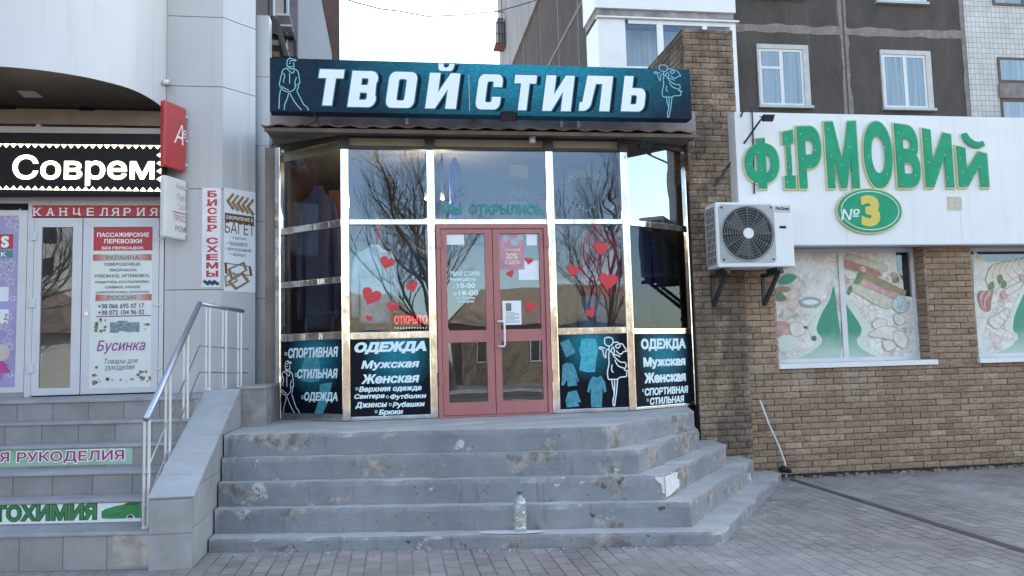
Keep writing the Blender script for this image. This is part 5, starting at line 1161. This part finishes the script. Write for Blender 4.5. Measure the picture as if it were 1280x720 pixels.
texts('lettering', PZ, [('А', 217.5, 155, 229, 180)], m_whiteink, bl1, .003, shear=.3, bold=-.005); texts('lettering', PZ, [('в', 228, 163, 232.5, 173)], m_whiteink, bl1, .003, shear=.3, bold=-.005)
bl2 = blade(206, 218, 296, 233, 227, 305, m_white, 'white projecting light box with faint lettering below the red one', 'light_box')
m_faint = mat('faint_pink_ink', (.46, .38, .41), .5)
texts('lettering', PZ, [('Канц', 220, 230, 231.5, 238), ('Пап', 221, 243, 231.5, 251), ('Скан', 222, 255, 231.5, 263)], m_faint, bl2, .003)
texts('lettering', PZ, [('ПРОС', 217, 269, 231, 277), ('РЕМ', 219, 283, 231.5, 290)], mat('dull_red_ink', (.30, .14, .16), .5), bl2, .003)
part('rule', MB().bbox(PZ, *rect_px(PZ, 216, 265.5, 231, 266.7), .0005, .002), m_maroon, bl2)
sc2 = thing('security_camera', 'small white security camera on the corner beside the rounded bay', 'camera', tuple(PA_.at(210, 103)))
c_ = PA_.at(210.5, 103); mb = MB(); mb.tube([c_+Vector((0, -.03, .0)), c_+Vector((.0, -.10, -.03)), c_+Vector((0, -.16, -.055))], .03, 12); part('body', mb, m_white, sc2, True)
mb = MB(); mb.tube([c_+Vector((0, 0, -.02)), c_+Vector((0, -.06, -.045))], .012, 8); part('mount', mb, m_alu2, sc2)

# ---- left stairs
ls = thing('tiled_stairs', 'grey tiled stairs with green advertising strips up to the stationery shop door', 'stairs', (-3.2, 7.4, 0))
ylk = [8.065, 7.83, 7.59, 7.29, 7.035, 6.70]; zlk = [1.245, 1.055, .865, .67, .48, .287]; SL = -.165; XL, XR = -6.5, -1.87
for k in range(6):
    zb = zlk[k+1]-.01 if k < 5 else -.02; f_ = lambda x, d=0: ylk[k]+SL*(x+2.5)+d
    back = 9.22 if k == 0 else None
    yb_ = (lambda x: 9.22) if k == 0 else (lambda x: ylk[k-1]+SL*(x+2.5)-.002+.02)
    mb = MB(); mb.prism([(XL, f_(XL, .02), zb), (XR, f_(XR, .02), zb), (XR, yb_(XR), zb), (XL, yb_(XL), zb)], (0, 0, zlk[k]-.028-zb)); part('riser', mb, m_tile, ls)
    mb = MB(); mb.prism([(XL, f_(XL), zlk[k]-.0275), (XR, f_(XR), zlk[k]-.0275), (XR, yb_(XR)-.001, zlk[k]-.0275), (XL, yb_(XL)-.001, zlk[k]-.0275)], (0, 0, .0275)); o = part('tread', mb, m_tread, ls); bevel(o, .006)
# broken tile
PSt = Plane((-2.5, ylk[5]), math.degrees(math.atan(SL)))
q = rect_px(PSt, 139, 664.5, 188, 708); mb = MB(); 
pts = []
for i in range(36):
    a_ = 2*math.pi*i/36; c_, s_ = math.cos(a_), math.sin(a_); m_ = max(abs(c_), abs(s_)); rr_ = 1-.05*abs(noise.noise((i*.9, 1, 2)))
    pts.append(PSt.pt((q[0]+q[2])/2+(q[2]-q[0])/2*c_/m_*rr_, (q[1]+q[3])/2+(q[3]-q[1])/2*s_/m_*rr_, -.0185+.004))
mb.poly(pts); part('bare_concrete_patch', mb, m_conc, ls)
# cheek wall beside the stairs
ck = thing('cheek_wall', 'sloping tiled cheek wall between the tiled stairs and the worn steps', 'wall', (-1.7, 7.5, 0))
cx0, cx1 = -1.865, -1.545
prof = [(6.58, -.02), (6.58, .525), (8.46, 1.275), (9.2, 1.275), (9.2, -.02)]
part('body', MB().prism([(cx0, y, z) for y, z in prof], (cx1-cx0, 0, 0)), m_cheek, ck)
fz = MB(); fz.box(cx0+.003, 6.565, .0, cx1-.003, 6.579, .262); fz.box(cx0+.003, 6.565, .266, cx1-.003, 6.579, .522); part('front_tile', fz, m_cheek_f, ck)
sl = Vector((0, 8.46-6.58, 1.275-.525)); L_ = sl.length; d = sl.normalized(); nn = Vector((0, -d.z, d.y)); tp = MB()
nt2 = 6
for i in range(nt2):
    a = Vector((0, 6.565, .53))+d*(i*L_/nt2+.002); b = Vector((0, 6.565, .53))+d*((i+1)*L_/nt2-.002)
    tp.prism([Vector((cx0-.006, a.y, a.z)), Vector((cx1+.006, a.y, a.z)), Vector((cx1+.006, b.y, b.z)), Vector((cx0-.006, b.y, b.z))], nn*.014)
part('coping_tile', tp, mat('blue_grey_coping_tile', (.40, .42, .445), .5, var=.1, scale=5), ck)
o = part('landing_wall', MB().box(-1.543, 8.52, .9, -1.30, 9.35, 1.285), m_plaster, ck)
part('landing_coping', MB().box(-1.555, 8.50, 1.287, -1.295, 9.36, 1.315), m_cheek_f, ck)
# advertising strips on the risers
def riser_plane(k): return Plane((-2.5, ylk[k]+.02*math.cos(math.atan(SL))), math.degrees(math.atan(SL)))
P1 = riser_plane(2)
h_ = P1.uv(90, 558)[1], P1.uv(90, 583)[1]
ru = rect_px(P1, -60, 557, 166, 584); ru = (ru[0], .69, ru[2], .832)
m_gst, t, p = nodes('green_fading_strip'); t.links.new(ramp(t, noise_n(t, coords(t, scale=(.8, 1, 1)), 1.5, 3), .35, .65, (.16, .42, .26), (.42, .58, .50)), p.inputs['Base Color']); p.inputs['Roughness'].default_value = .4
s1 = card('stair_strip', P1, ru, m_gst, 'upper pale green strip with crimson capitals on the tiled stairs', 'sign', .002, 'advertising strips on the tiled stair risers')
for bo_, ma_, of_ in ((.07, m_whiteink, .006), (.015, m_maroon, .0075)):
    mb = MB(); r1 = rect_px(P1, 22 if bo_ < .05 else 20.5, 563.5 if bo_ < .05 else 562, 155.5 if bo_ < .05 else 157, 578.5 if bo_ < .05 else 580); put_text(mb, P1, 'РУКОДЕЛИЯ', r1, of_, bold=bo_); part('lettering', mb, ma_, s1)
    mb = MB(); r1 = rect_px(P1, -31 if bo_ < .05 else -32, 565.5 if bo_ < .05 else 564, 12 if bo_ < .05 else 13.5, 580 if bo_ < .05 else 581.5); put_text(mb, P1, 'ДЛЯ', r1, of_, bold=bo_); part('lettering', mb, ma_, s1)
P2 = riser_plane(4)
ru = rect_px(P2, -60, 626, 177, 655); ru = (ru[0], .297, ru[2], .447)
s2 = card('stair_strip', P2, ru, m_paper, 'lower white strip with green capitals and a green car on the tiled stairs', 'sign', .002, 'advertising strips on the tiled stair risers')
m_dg = mat('dark_green_ink', (.01, .09, .04), .5); m_g2 = mat('leaf_green_ink', (.02, .22, .06), .5)
for bo_, ma_, of_, e_ in ((.075, m_dg, .006, 1), (.02, m_g2, .0075, 0)):
    mb = MB(); put_text(mb, P2, 'АВТОХИМИЯ', rect_px(P2, -43-e_, 631-e_, 121+e_, 651+e_), of_, bold=bo_); part('lettering', mb, ma_, s2)
mb = MB(); z4 = lambda pts: [(x/3.6, 520+y/3.6) for x, y in pts]
fill_shape(mb, P2, [[P2.uv(*q) for q in z4([(458,430),(475,418),(520,405),(556,398),(580,385),(636,382),(636,458),(610,458),(604,446),(590,440),(574,446),(568,460),(500,462),(460,460)])]], .0065); part('car_print', mb, m_g2, s2)
mb = MB(); fill_shape(mb, P2, [[P2.uv(*q) for q in z4([(562,398),(590,386),(630,386),(630,396),(600,402)])]], .0082); c_ = P2.uv(588/3.6, 520+458/3.6); mb.add([P2.pt(c_[0]+.024*math.cos(math.pi*i/10), c_[1]+.026*math.sin(math.pi*i/10), .0083) for i in range(11)], [tuple(range(11))]); mb.ribbon(P2, [P2.uv(*q) for q in z4([(462,442),(490,446),(530,440),(545,432)])], .006, .0082); part('car_detail_print', mb, m_dg, s2)
# ---- handrail
hr = thing('handrail', 'steel handrail with slim white balusters beside the tiled stairs', 'railing', (-1.93, 7.5, .29))
A_ = Vector((-1.93, 6.70, 1.13)); B_ = Vector((-1.90, 8.30, 2.15)); C_ = Vector((-1.64, 9.15, 2.12))
PX = lambda px, py, x: (lambda d: C0 + d*(x/d.x))(ray(px, py))
mb = MB(); mb.tube([A_, A_.lerp(B_, .5), B_], .026, 12); mb.tube([B_+Vector((0, 0, .0)), C_], .022, 12); part('top_rail', mb, m_rail, hr, True)
def baluster(p, zt):
    m = MB()
    for dx in (-.017, .017): m.tube([(p[0]+dx, p[1], p[2]), (p[0]+dx, p[1], zt)], .012, 8)
    m.lathe((p[0], p[1], p[2]), [(.035, 0), (.035, .012), (.02, .018)], 12)
    part('baluster', m, m_rail_p, hr)
for f_, zb in ((.015, .288), (.36, .671), (.70, .866)):
    p_ = A_.lerp(B_, f_); baluster((p_.x, p_.y, zb), p_.z-.02)
for f_ in (.18, .55, .92):
    p_ = B_.lerp(C_, f_); baluster((p_.x, p_.y, 1.29), p_.z-.03)
wr = MB()
for dz in (.42, .68):
    wr.tube([A_-Vector((0, 0, dz)), B_-Vector((0, 0, dz))], .007, 6); wr.tube([B_-Vector((0, 0, dz)), C_-Vector((0, 0, dz))+Vector((.04, .1, 0))], .007, 6)
part('middle_rail', wr, m_steel, hr)

# ------------------------------------------------------------------ apartment block at the back right
m_pebble, t, p = nodes('dark_pebble_panel'); c1 = ramp(t, noise_n(t, coords(t), 30, 3), .3, .7, (.040, .035, .034), (.098, .086, .082))
c1 = mix(t, 1., c1, ramp(t, noise_n(t, coords(t, scale=(1, 1, .6)), .8, 8, .68), .36, .66, (.70, .70, .71), (1.32, 1.28, 1.22)), 'MULTIPLY'); c1 = mix(t, ramp(t, noise_n(t, coords(t, scale=(4, 4, .25), loc=(3, 0, 0)), 1.4, 6), .60, .78), c1, (.115, .10, .094))
t.links.new(c1, p.inputs['Base Color']); p.inputs['Roughness'].default_value = .9; bump(t, p, noise_n(t, coords(t), 40, 3), .8, .02)
m_seam = mat('grey_mortar_seam', (.20, .175, .175), .9, var=.25, scale=6)
m_wtile = grid_mat('white_wall_tile', (.46, .47, .49), (.22, .2, .2), .13, .15, .008, rot=(R(90), 0, 0), var=.08, dirt=.15)
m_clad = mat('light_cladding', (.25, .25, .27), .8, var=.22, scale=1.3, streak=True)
PT = Plane((0, 19.5))
ab = thing('apartment_block', 'tall panel apartment block with dark pebble panels behind the grocery', 'building', (15, 19.5, 0))
part('wall', MB().box(5.2, 19.5, 0, 15.82, 36, 27), m_pebble, ab)
part('tiled_wall', MB().box(15.85, 19.47, 0, 40, 30, 27), m_wtile, ab)
sm3 = MB()
def rough_seam(mb, a, b, w):
    n_ = 60; a = Vector(a); b = Vector(b); d_ = (b-a).normalized(); s_ = Vector((-d_.z, 0, d_.x)) if abs(d_.y) < .5 else Vector((0, 0, 1)); pts_ = []
    up, lo = [], []
    for i in range(n_+1):
        p_ = a.lerp(b, i/n_); up.append(p_+s_*w*(.5+.35*noise.noise(p_*1.9))); lo.append(p_-s_*w*(.5+.35*noise.noise(p_*1.9+Vector((9, 9, 9)))))
    mb.add(up+lo, [(i, i+1, n_+2+i, n_+1+i) for i in range(n_)])
for z in (4.5, 7.3, 10.1, 12.9, 15.7, 18.5, 21.3): rough_seam(sm3, (5.25, 19.494, z), (15.8, 19.494, z), .22)
for x in (8.4, 12.2, 15.8): rough_seam(sm3, (x, 19.491, 4.5), (x, 19.491, 22), .24 if x < 15 else .16)
part('panel_seam', sm3, m_seam, ab)
s4 = MB()
for x in (12.2,): s4.box(x-.02, 19.484, 4.5, x+.02, 19.489, 22)
part('seam_groove', s4, m_dark, ab)
def win(x0, x1, z0, z1, P=PT, split=.52, reveal=True, frame=m_pvc, vent=False, base=0):
    m = MB(); f = .07; o1 = .03+base; o0 = .005+base
    m.bbox(P, x0, z0, x0+f, z1, o0, o1); m.bbox(P, x1-f, z0, x1, z1, o0, o1); m.bbox(P, x0+f, z0, x1-f, z0+f, o0, o1); m.bbox(P, x0+f, z1-f, x1-f, z1, o0, o1)
    xm = x0+(x1-x0)*split; m.bbox(P, xm-.05, z0+f, xm+.05, z1-f, o0, o1)
    if vent: m.bbox(P, x0+f, z1-.55, xm-.05, z1-.48, o0, o1)
    w = part('window', m, frame, ab)
    part('pane', MB().poly([P.pt(x0+f, z0+f, o0+.012), P.pt(x1-f, z0+f, o0+.012), P.pt(x1-f, z1-f, o0+.012), P.pt(x0+f, z1-f, o0+.012)]), m_glass_apt, w)
    cu = MB(); nn_ = 40
    top_ = [P.pt(x0+f+(x1-x0-2*f)*i/nn_, z1-f, o0+.004+.002*math.sin(i*1.7)) for i in range(nn_+1)]; bot_ = [P.pt(x0+f+(x1-x0-2*f)*i/nn_, z0+f, o0+.004+.003*math.sin(i*1.7+.3)) for i in range(nn_+1)]
    cu.add(top_+bot_, [(i, nn_+1+i, nn_+2+i, i+1) for i in range(nn_)]); part('curtain', cu, m_curtain, w)
    if reveal:
        rv = MB(); rv.bbox(P, x1, z0-.02, x1+.16, z1+.12, 0, .06); rv.bbox(P, x0-.05, z1, x1, z1+.12, 0, .06); rv.bbox(P, x0-.05, z0, x0, z1, 0, .055); part('surround', rv, m_white_rev, w)
        part('sill', MB().bbox(P, x0-.08, z0-.07, x1+.2, z0-.001, 0, .12), m_sill, w)
    return w
m_curtain, t, p = nodes('net_curtain'); t.links.new(ramp(t, noise_n(t, coords(t, scale=(1, 1, .03)), 11, 3), .3, .7, (.34, .38, .38), (.66, .69, .67)), p.inputs['Base Color']); p.inputs['Roughness'].default_value = .9; m_white_rev = mat('white_reveal', (.46, .47, .48), .8, var=.12, scale=5); m_sill = mat('zinc_sill', (.35, .42, .43), .4, var=.1)
for z in (7.98, 10.98, 13.8):
    win(9.70, 10.95, z, z+1.55, vent=True, split=.5); win(13.26, 14.55, z, z+1.5)
PT2 = Plane((0, 19.47))
m_wfr = mat('old_brown_frame', (.10, .07, .06), .7)
for z0, z1 in ((8.78, 9.5), (7.2, 8.3), (11.0, 12.2)):
    win(16.75, 19.5, z0, z1, PT2, .35, False, m_wfr)
part('balcony_band', MB().box(16.72, 19.40, 8.32, 19.6, 19.468, 8.75), m_seam, ab)
# side wall of the block: lighter cladding above, dark panels and seams below
PE = Plane((5.2, 36), -90)
slb = MB(); zc = 14.0
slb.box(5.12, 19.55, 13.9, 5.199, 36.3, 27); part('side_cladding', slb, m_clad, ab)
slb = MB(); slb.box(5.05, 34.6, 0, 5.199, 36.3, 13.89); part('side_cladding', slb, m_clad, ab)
s5 = MB()
for y in (21, 23.6, 26.5, 30): s5.box(5.19, y-.05, 4, 5.198, y+.05, 13.8)
for z in (5.5, 8.3, 11.1): s5.box(5.186, 19.6, z-.06, 5.1895, 34.5, z+.06)
part('side_seam', s5, m_seam, ab)
# glazed balcony
bc = MB(); bc.box(5.02, 18.3, 7.0, 8.55, 19.49, 8.5); part('balcony_parapet', bc, m_white, ab)
ub = part('upper_balcony', MB().box(4.95, 18.25, 9.93, 8.55, 19.49, 11.2), m_white, ab)
part('balcony_slab', MB().box(5.0, 18.33, 9.76, 8.52, 19.488, 9.929), m_plaster, ab)
bf_ = MB(); PBc = Plane((0, 18.3))
bf_.box(5.02, 18.3, 8.502, 5.70, 18.36, 9.68); bf_.box(4.98, 18.22, 9.682, 8.62, 18.4, 9.72); bf_.box(8.40, 18.3, 8.502, 8.55, 18.36, 9.68); bf_.box(7.68, 18.3, 8.502, 7.80, 18.36, 9.68); bf_.box(6.50, 18.3, 8.502, 6.66, 18.36, 9.68); bf_.box(5.78, 18.305, 9.58, 8.4, 18.36, 9.68)
bf_.box(7.8, 18.31, 9.3, 8.4, 18.36, 9.45)
bf_.box(5.02, 18.361, 8.502, 5.08, 19.48, 9.68)
bw = part('balcony_window', bf_, m_white, ab)
part('pane', MB().poly([(5.70, 18.34, 8.5), (8.4, 18.34, 8.5), (8.4, 18.34, 9.6), (5.70, 18.34, 9.6)]), m_glass_apt, bw)
part('room', MB().box(5.1, 19.0, 8.5, 8.5, 19.1, 9.7), m_curtain, bw)
# caged unit on the far corner of the block
cg = MB(); y_ = 33.0; c_ = Plane((5.2, 36), -90)
q0 = PX(632, 20, 4.7) if False else None
cu_o = thing('caged_unit', 'rusty wire cage holding a box high on the corner of the apartment block', 'cage', (4.85, 34.2, 15.3))
cg = MB(); cg.box(4.65, 34.1, 15.3, 5.10, 34.9, 15.42); part('tray', cg, mat('rust', (.16, .07, .05), .8, var=.3), cu_o)
cg = MB(); cg.box(4.78, 34.2, 15.43, 5.05, 34.8, 16.6); part('box', cg, m_clad, cu_o)
cg = MB()
for x in (4.66, 4.8, 4.95): cg.box(x, 34.11, 15.42, x+.03, 34.13, 17.4)
for z in (15.8, 16.3, 16.8): cg.box(4.66, 34.085, z, 5.08, 34.105, z+.03)
part('bars', cg, m_dark, cu_o)

# ------------------------------------------------------------------ apartment block at the back left
al = thing('apartment_block', 'tall dark brown apartment block rising behind the left end of the name board', 'building', (-8, 20, 0))
m_brown = mat('dark_brown_panel', (.085, .06, .058), .9, var=.25, scale=2, bmp=.5)
xw = -1.05
part('wall', MB().box(-20, 17.6, 0, -1.25, 19.0, 27), m_brown, al)
m_paleclad = mat('pale_blue_render', (.36, .40, .44), .8, var=.08, scale=.8, streak=True)
# pale wall running back, its sloping top seen from below
q = PX
mb = MB(); PWl = Plane((-1.9, 16.2), 25)
pt_ = [PWl.uv(*a_) for a_ in ((371.5, 90), (416, 95), (414.6, 66), (401, -3), (398, -30), (370, -30))]
mb.prism([PWl.pt(a_, b_) for a_, b_ in pt_], -PWl.n*.4)
mb.prism([PWl.pt(pt_[0][0], 0, -.001), PWl.pt(pt_[1][0], 0, -.001), PWl.pt(pt_[1][0], pt_[1][1], -.001), PWl.pt(pt_[0][0], pt_[0][1], -.001)], -PWl.n*.39)
part('stair_wall', mb, m_paleclad, al)
P17 = Plane((0, 17.55)); P16 = Plane((0, 16.0))
part('corner_strip', MB().prism([P17.at(424, 0)*1 - Vector((.45, 0, 10)), P17.at(424, 0) - Vector((0, 0, 10)), P17.at(424, 0)+Vector((0, 0, 17)), P17.at(424, 0)+Vector((-.45, 0, 17))], (0, .04, 0)), mat('rust_brown_corner', (.11, .06, .055), .9, var=.2), al)
bwm = MB(); bwm.bbox(P16, *rect_px(P16, 345, -40, 355, 25), 0, .05); part('balcony_panel', bwm, mat('cream_panel', (.42, .37, .33), .8), al)
bwm = MB(); bwm.bbox(P16, *rect_px(P16, 342, -40, 344.6, 22), 0, .09); bwm.bbox(P16, *rect_px(P16, 360, -40, 361.6, 26), .0, .06); part('balcony_post', bwm, m_white, al)
bwm = MB(); bwm.bbox(P16, *rect_px(P16, 337, -40, 371, 70), -.35, -.005); part('balcony_back', bwm, mat('mauve_grey_wall', (.17, .15, .165), .9, var=.15), al)
bwm = MB(); bwm.bbox(P16, *rect_px(P16, 349, 30, 366, 32.5), 0, .5); bwm.bbox(P16, *rect_px(P16, 353, 38, 367, 40.5), 0, .3); bwm.bbox(P16, *rect_px(P16, 358, 0, 360, 62), .0, .03); part('balcony_edge', bwm, m_alu2, al)
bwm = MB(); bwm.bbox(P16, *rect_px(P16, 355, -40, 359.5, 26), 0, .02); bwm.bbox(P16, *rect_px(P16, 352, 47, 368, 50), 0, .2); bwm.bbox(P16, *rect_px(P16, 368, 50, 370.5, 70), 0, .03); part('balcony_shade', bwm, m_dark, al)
# yellow brick stub with dark sloping coping beside the pilaster
yb = thing('brick_stub_wall', 'short yellow brick wall with dark sloping coping beside the left end of the name board', 'wall', (-1.4, 10.4, 4))
P10 = Plane((0, 10.2))
mb = MB(); q_ = [P10.uv(*a_) for a_ in ((328, 180), (362, 180), (356, 62), (350, 42), (334, 40), (328, 40))]; mb.prism([P10.pt(a_, b_, -.006) for a_, b_ in q_], (0, .8, 0)); part('core', mb, m_mortar, yb)
mb = MB(); u0, v0, u1, v1 = rect_px(P10, 338, 42, 357, 180)
m_ybrick = brick_mat('yellow_brick', (.20, .15, .10), (.28, .22, .15), (.33, .27, .19))
brick_part('brickwork', yb, m_ybrick, [((P10, u0-.1, 3.9, u1, v1, .01), dict(skip=lambda l, a, r_, b: r_ > P10.uv(351, 45)[0] + (P10.uv(351, 45)[1]-b)*.13))])
mb = MB(); mb.prism([P10.at(*a_, .05) for a_ in ((338, 22), (343, 22), (350, 35), (362, 72), (356, 72), (348, 46), (338, 42))], (0, .9, 0)); part('coping', mb, m_dark, yb)
mb = MB(); wpts = [(-1.05, 17.5, 9.62)]
Pw = lambda px, py, y: C0 + ray(px, py)*(y/ray(px, py).y)
wpts = [Pw(420, -5, 17.5), Pw(445, 3, 18), Pw(475, 11, 18.8), Pw(500, 14, 19.4), Pw(535, 20.5, 20.2), Pw(560, 19.5, 20.8), Pw(580, 18.5, 21.5), Pw(600, 16, 22.2), Pw(620, 14.5, 23), Pw(645, 8, 24.2), Pw(668, 1, 25.8), Pw(676, -5, 26.4)]
mb.tube(wpts, .014, 5); single('overhead_cable', mb, m_black, 'thin overhead cable sagging across the white sky between the two blocks', 'cable')

# ------------------------------------------------------------------ across the street (seen mirrored in the glass)
def house(x0, x1, y0, y1, h, ridge, c, rc, label):
    th = thing('low_house', label, 'house', ((x0+x1)/2, y1, 0), 0, 'low houses across the street')
    part('wall', MB().box(x0, y0, 0, x1, y1, h), mat('house_wall', c, .85, var=.12), th)
    ym = (y0+y1)/2; e_ = .5
    mb = MB(); mb.add([(x0-e_, y1+e_, h-.1), (x1+e_, y1+e_, h-.1), (x1-1.5, ym, ridge), (x0+1.5, ym, ridge), (x0-e_, y0-e_, h-.1), (x1+e_, y0-e_, h-.1)], [(0, 1, 2, 3), (5, 4, 3, 2), (1, 5, 2), (4, 0, 3), (0, 4, 5, 1)]); part('roof', mb, mat('house_roof', rc, .8, var=.2), th)
    n_ = int((x1-x0)/2.6)
    for i in range(n_):
        xc = x0+(i+.5)*(x1-x0)/n_; w = part('window', MB().box(xc-.55, y1, 1.2, xc+.55, y1+.04, 2.5), m_pvc, th); part('pane', MB().box(xc-.48, y1+.041, 1.27, xc-.03, y1+.05, 2.43).box(xc+.03, y1+.041, 1.27, xc+.48, y1+.05, 2.43), m_dark, w)
house(-12, 1.5, -31, -24, 3.1, 5.2, (.14, .10, .075), (.36, .26, .16), 'long tan house with brown hipped roof across the street')
house(3.5, 15, -32, -25, 3.4, 5.4, (.20, .15, .11), (.30, .20, .14), 'tan house with dark red roof across the street')
house(18, 32, -30, -22, 3.2, 6.0, (.35, .27, .2), (.12, .10, .10), 'brown house with dark slate roof across the street')
house(-32, -16, -30, -23, 3.4, 5.6, (.5, .45, .38), (.22, .14, .1), 'cream house with rusty roof across the street')
fb_ = thing('apartment_block', 'pale five storey block far behind the low houses across the street', 'building', (-25, -60, 0))
part('wall', MB().box(-60, -70, 0, -18, -58, 15), mat('pale_block_wall', (.5, .46, .4), .85), fb_)
for i in range(12):
    for j in range(5): part('window', MB().box(-58+i*3.3, -58, 1.2+j*2.9, -56.4+i*3.3, -57.95, 2.7+j*2.9), m_dark, fb_)
m_bark = mat('grey_bark', (.05, .042, .038), .9, var=.3, scale=8, bmp=.6)
def bare_tree(x, y, H, seed, label):
    rnd = random.Random(seed); tm, bm_ = MB(), MB()
    def grow(p, d, l, r, lev):
        mb_ = tm if lev < 2 else bm_; n_ = 4; pts_ = [p]; dd_ = d.copy()
        for i in range(n_):
            dd_ = (dd_ + Vector((rnd.gauss(0, .10), rnd.gauss(0, .10), rnd.gauss(.05, .05)))).normalized(); pts_.append(pts_[-1]+dd_*l/n_)
        mb_.tube(pts_, r, 5 if lev else 8, r*.62, cap=False)
        if lev >= 6: return
        for k in range(rnd.choice((2, 3)) if lev else 4):
            t_ = rnd.uniform(.45, 1) if lev else rnd.uniform(.5, 1); q_ = pts_[min(n_, max(1, round(t_*n_)))]
            ax = Vector((rnd.gauss(0, 1), rnd.gauss(0, 1), rnd.gauss(0, .5))).normalized(); nd = (dd_ + ax*rnd.uniform(.45, .85)).normalized(); nd.z = max(nd.z, -.05)
            grow(q_, nd, l*rnd.uniform(.6, .8), r*.5, lev+1)
        grow(pts_[-1], dd_, l*.75, r*.6, lev+1)
    grow(Vector((x, y, -.05)), Vector((0, 0, 1)), H*.32, H*.016, 0)
    th = thing('bare_tree', label, 'tree', (x, y, 0), 0, 'leafless trees across the street'); part('trunk', tm, m_bark, th, True); part('branches', bm_, m_bark, th, True)
bare_tree(2.5, -17.6, 12, 5, 'tall leafless tree facing the pink door')
bare_tree(9.0, -17.8, 11, 8, 'leafless tree facing the pane right of the pink door')
bare_tree(17, -18.5, 10, 11, 'leafless tree facing the right splayed bay'); bare_tree(-16, -17.5, 11, 14, 'leafless tree facing the stationery shop door')
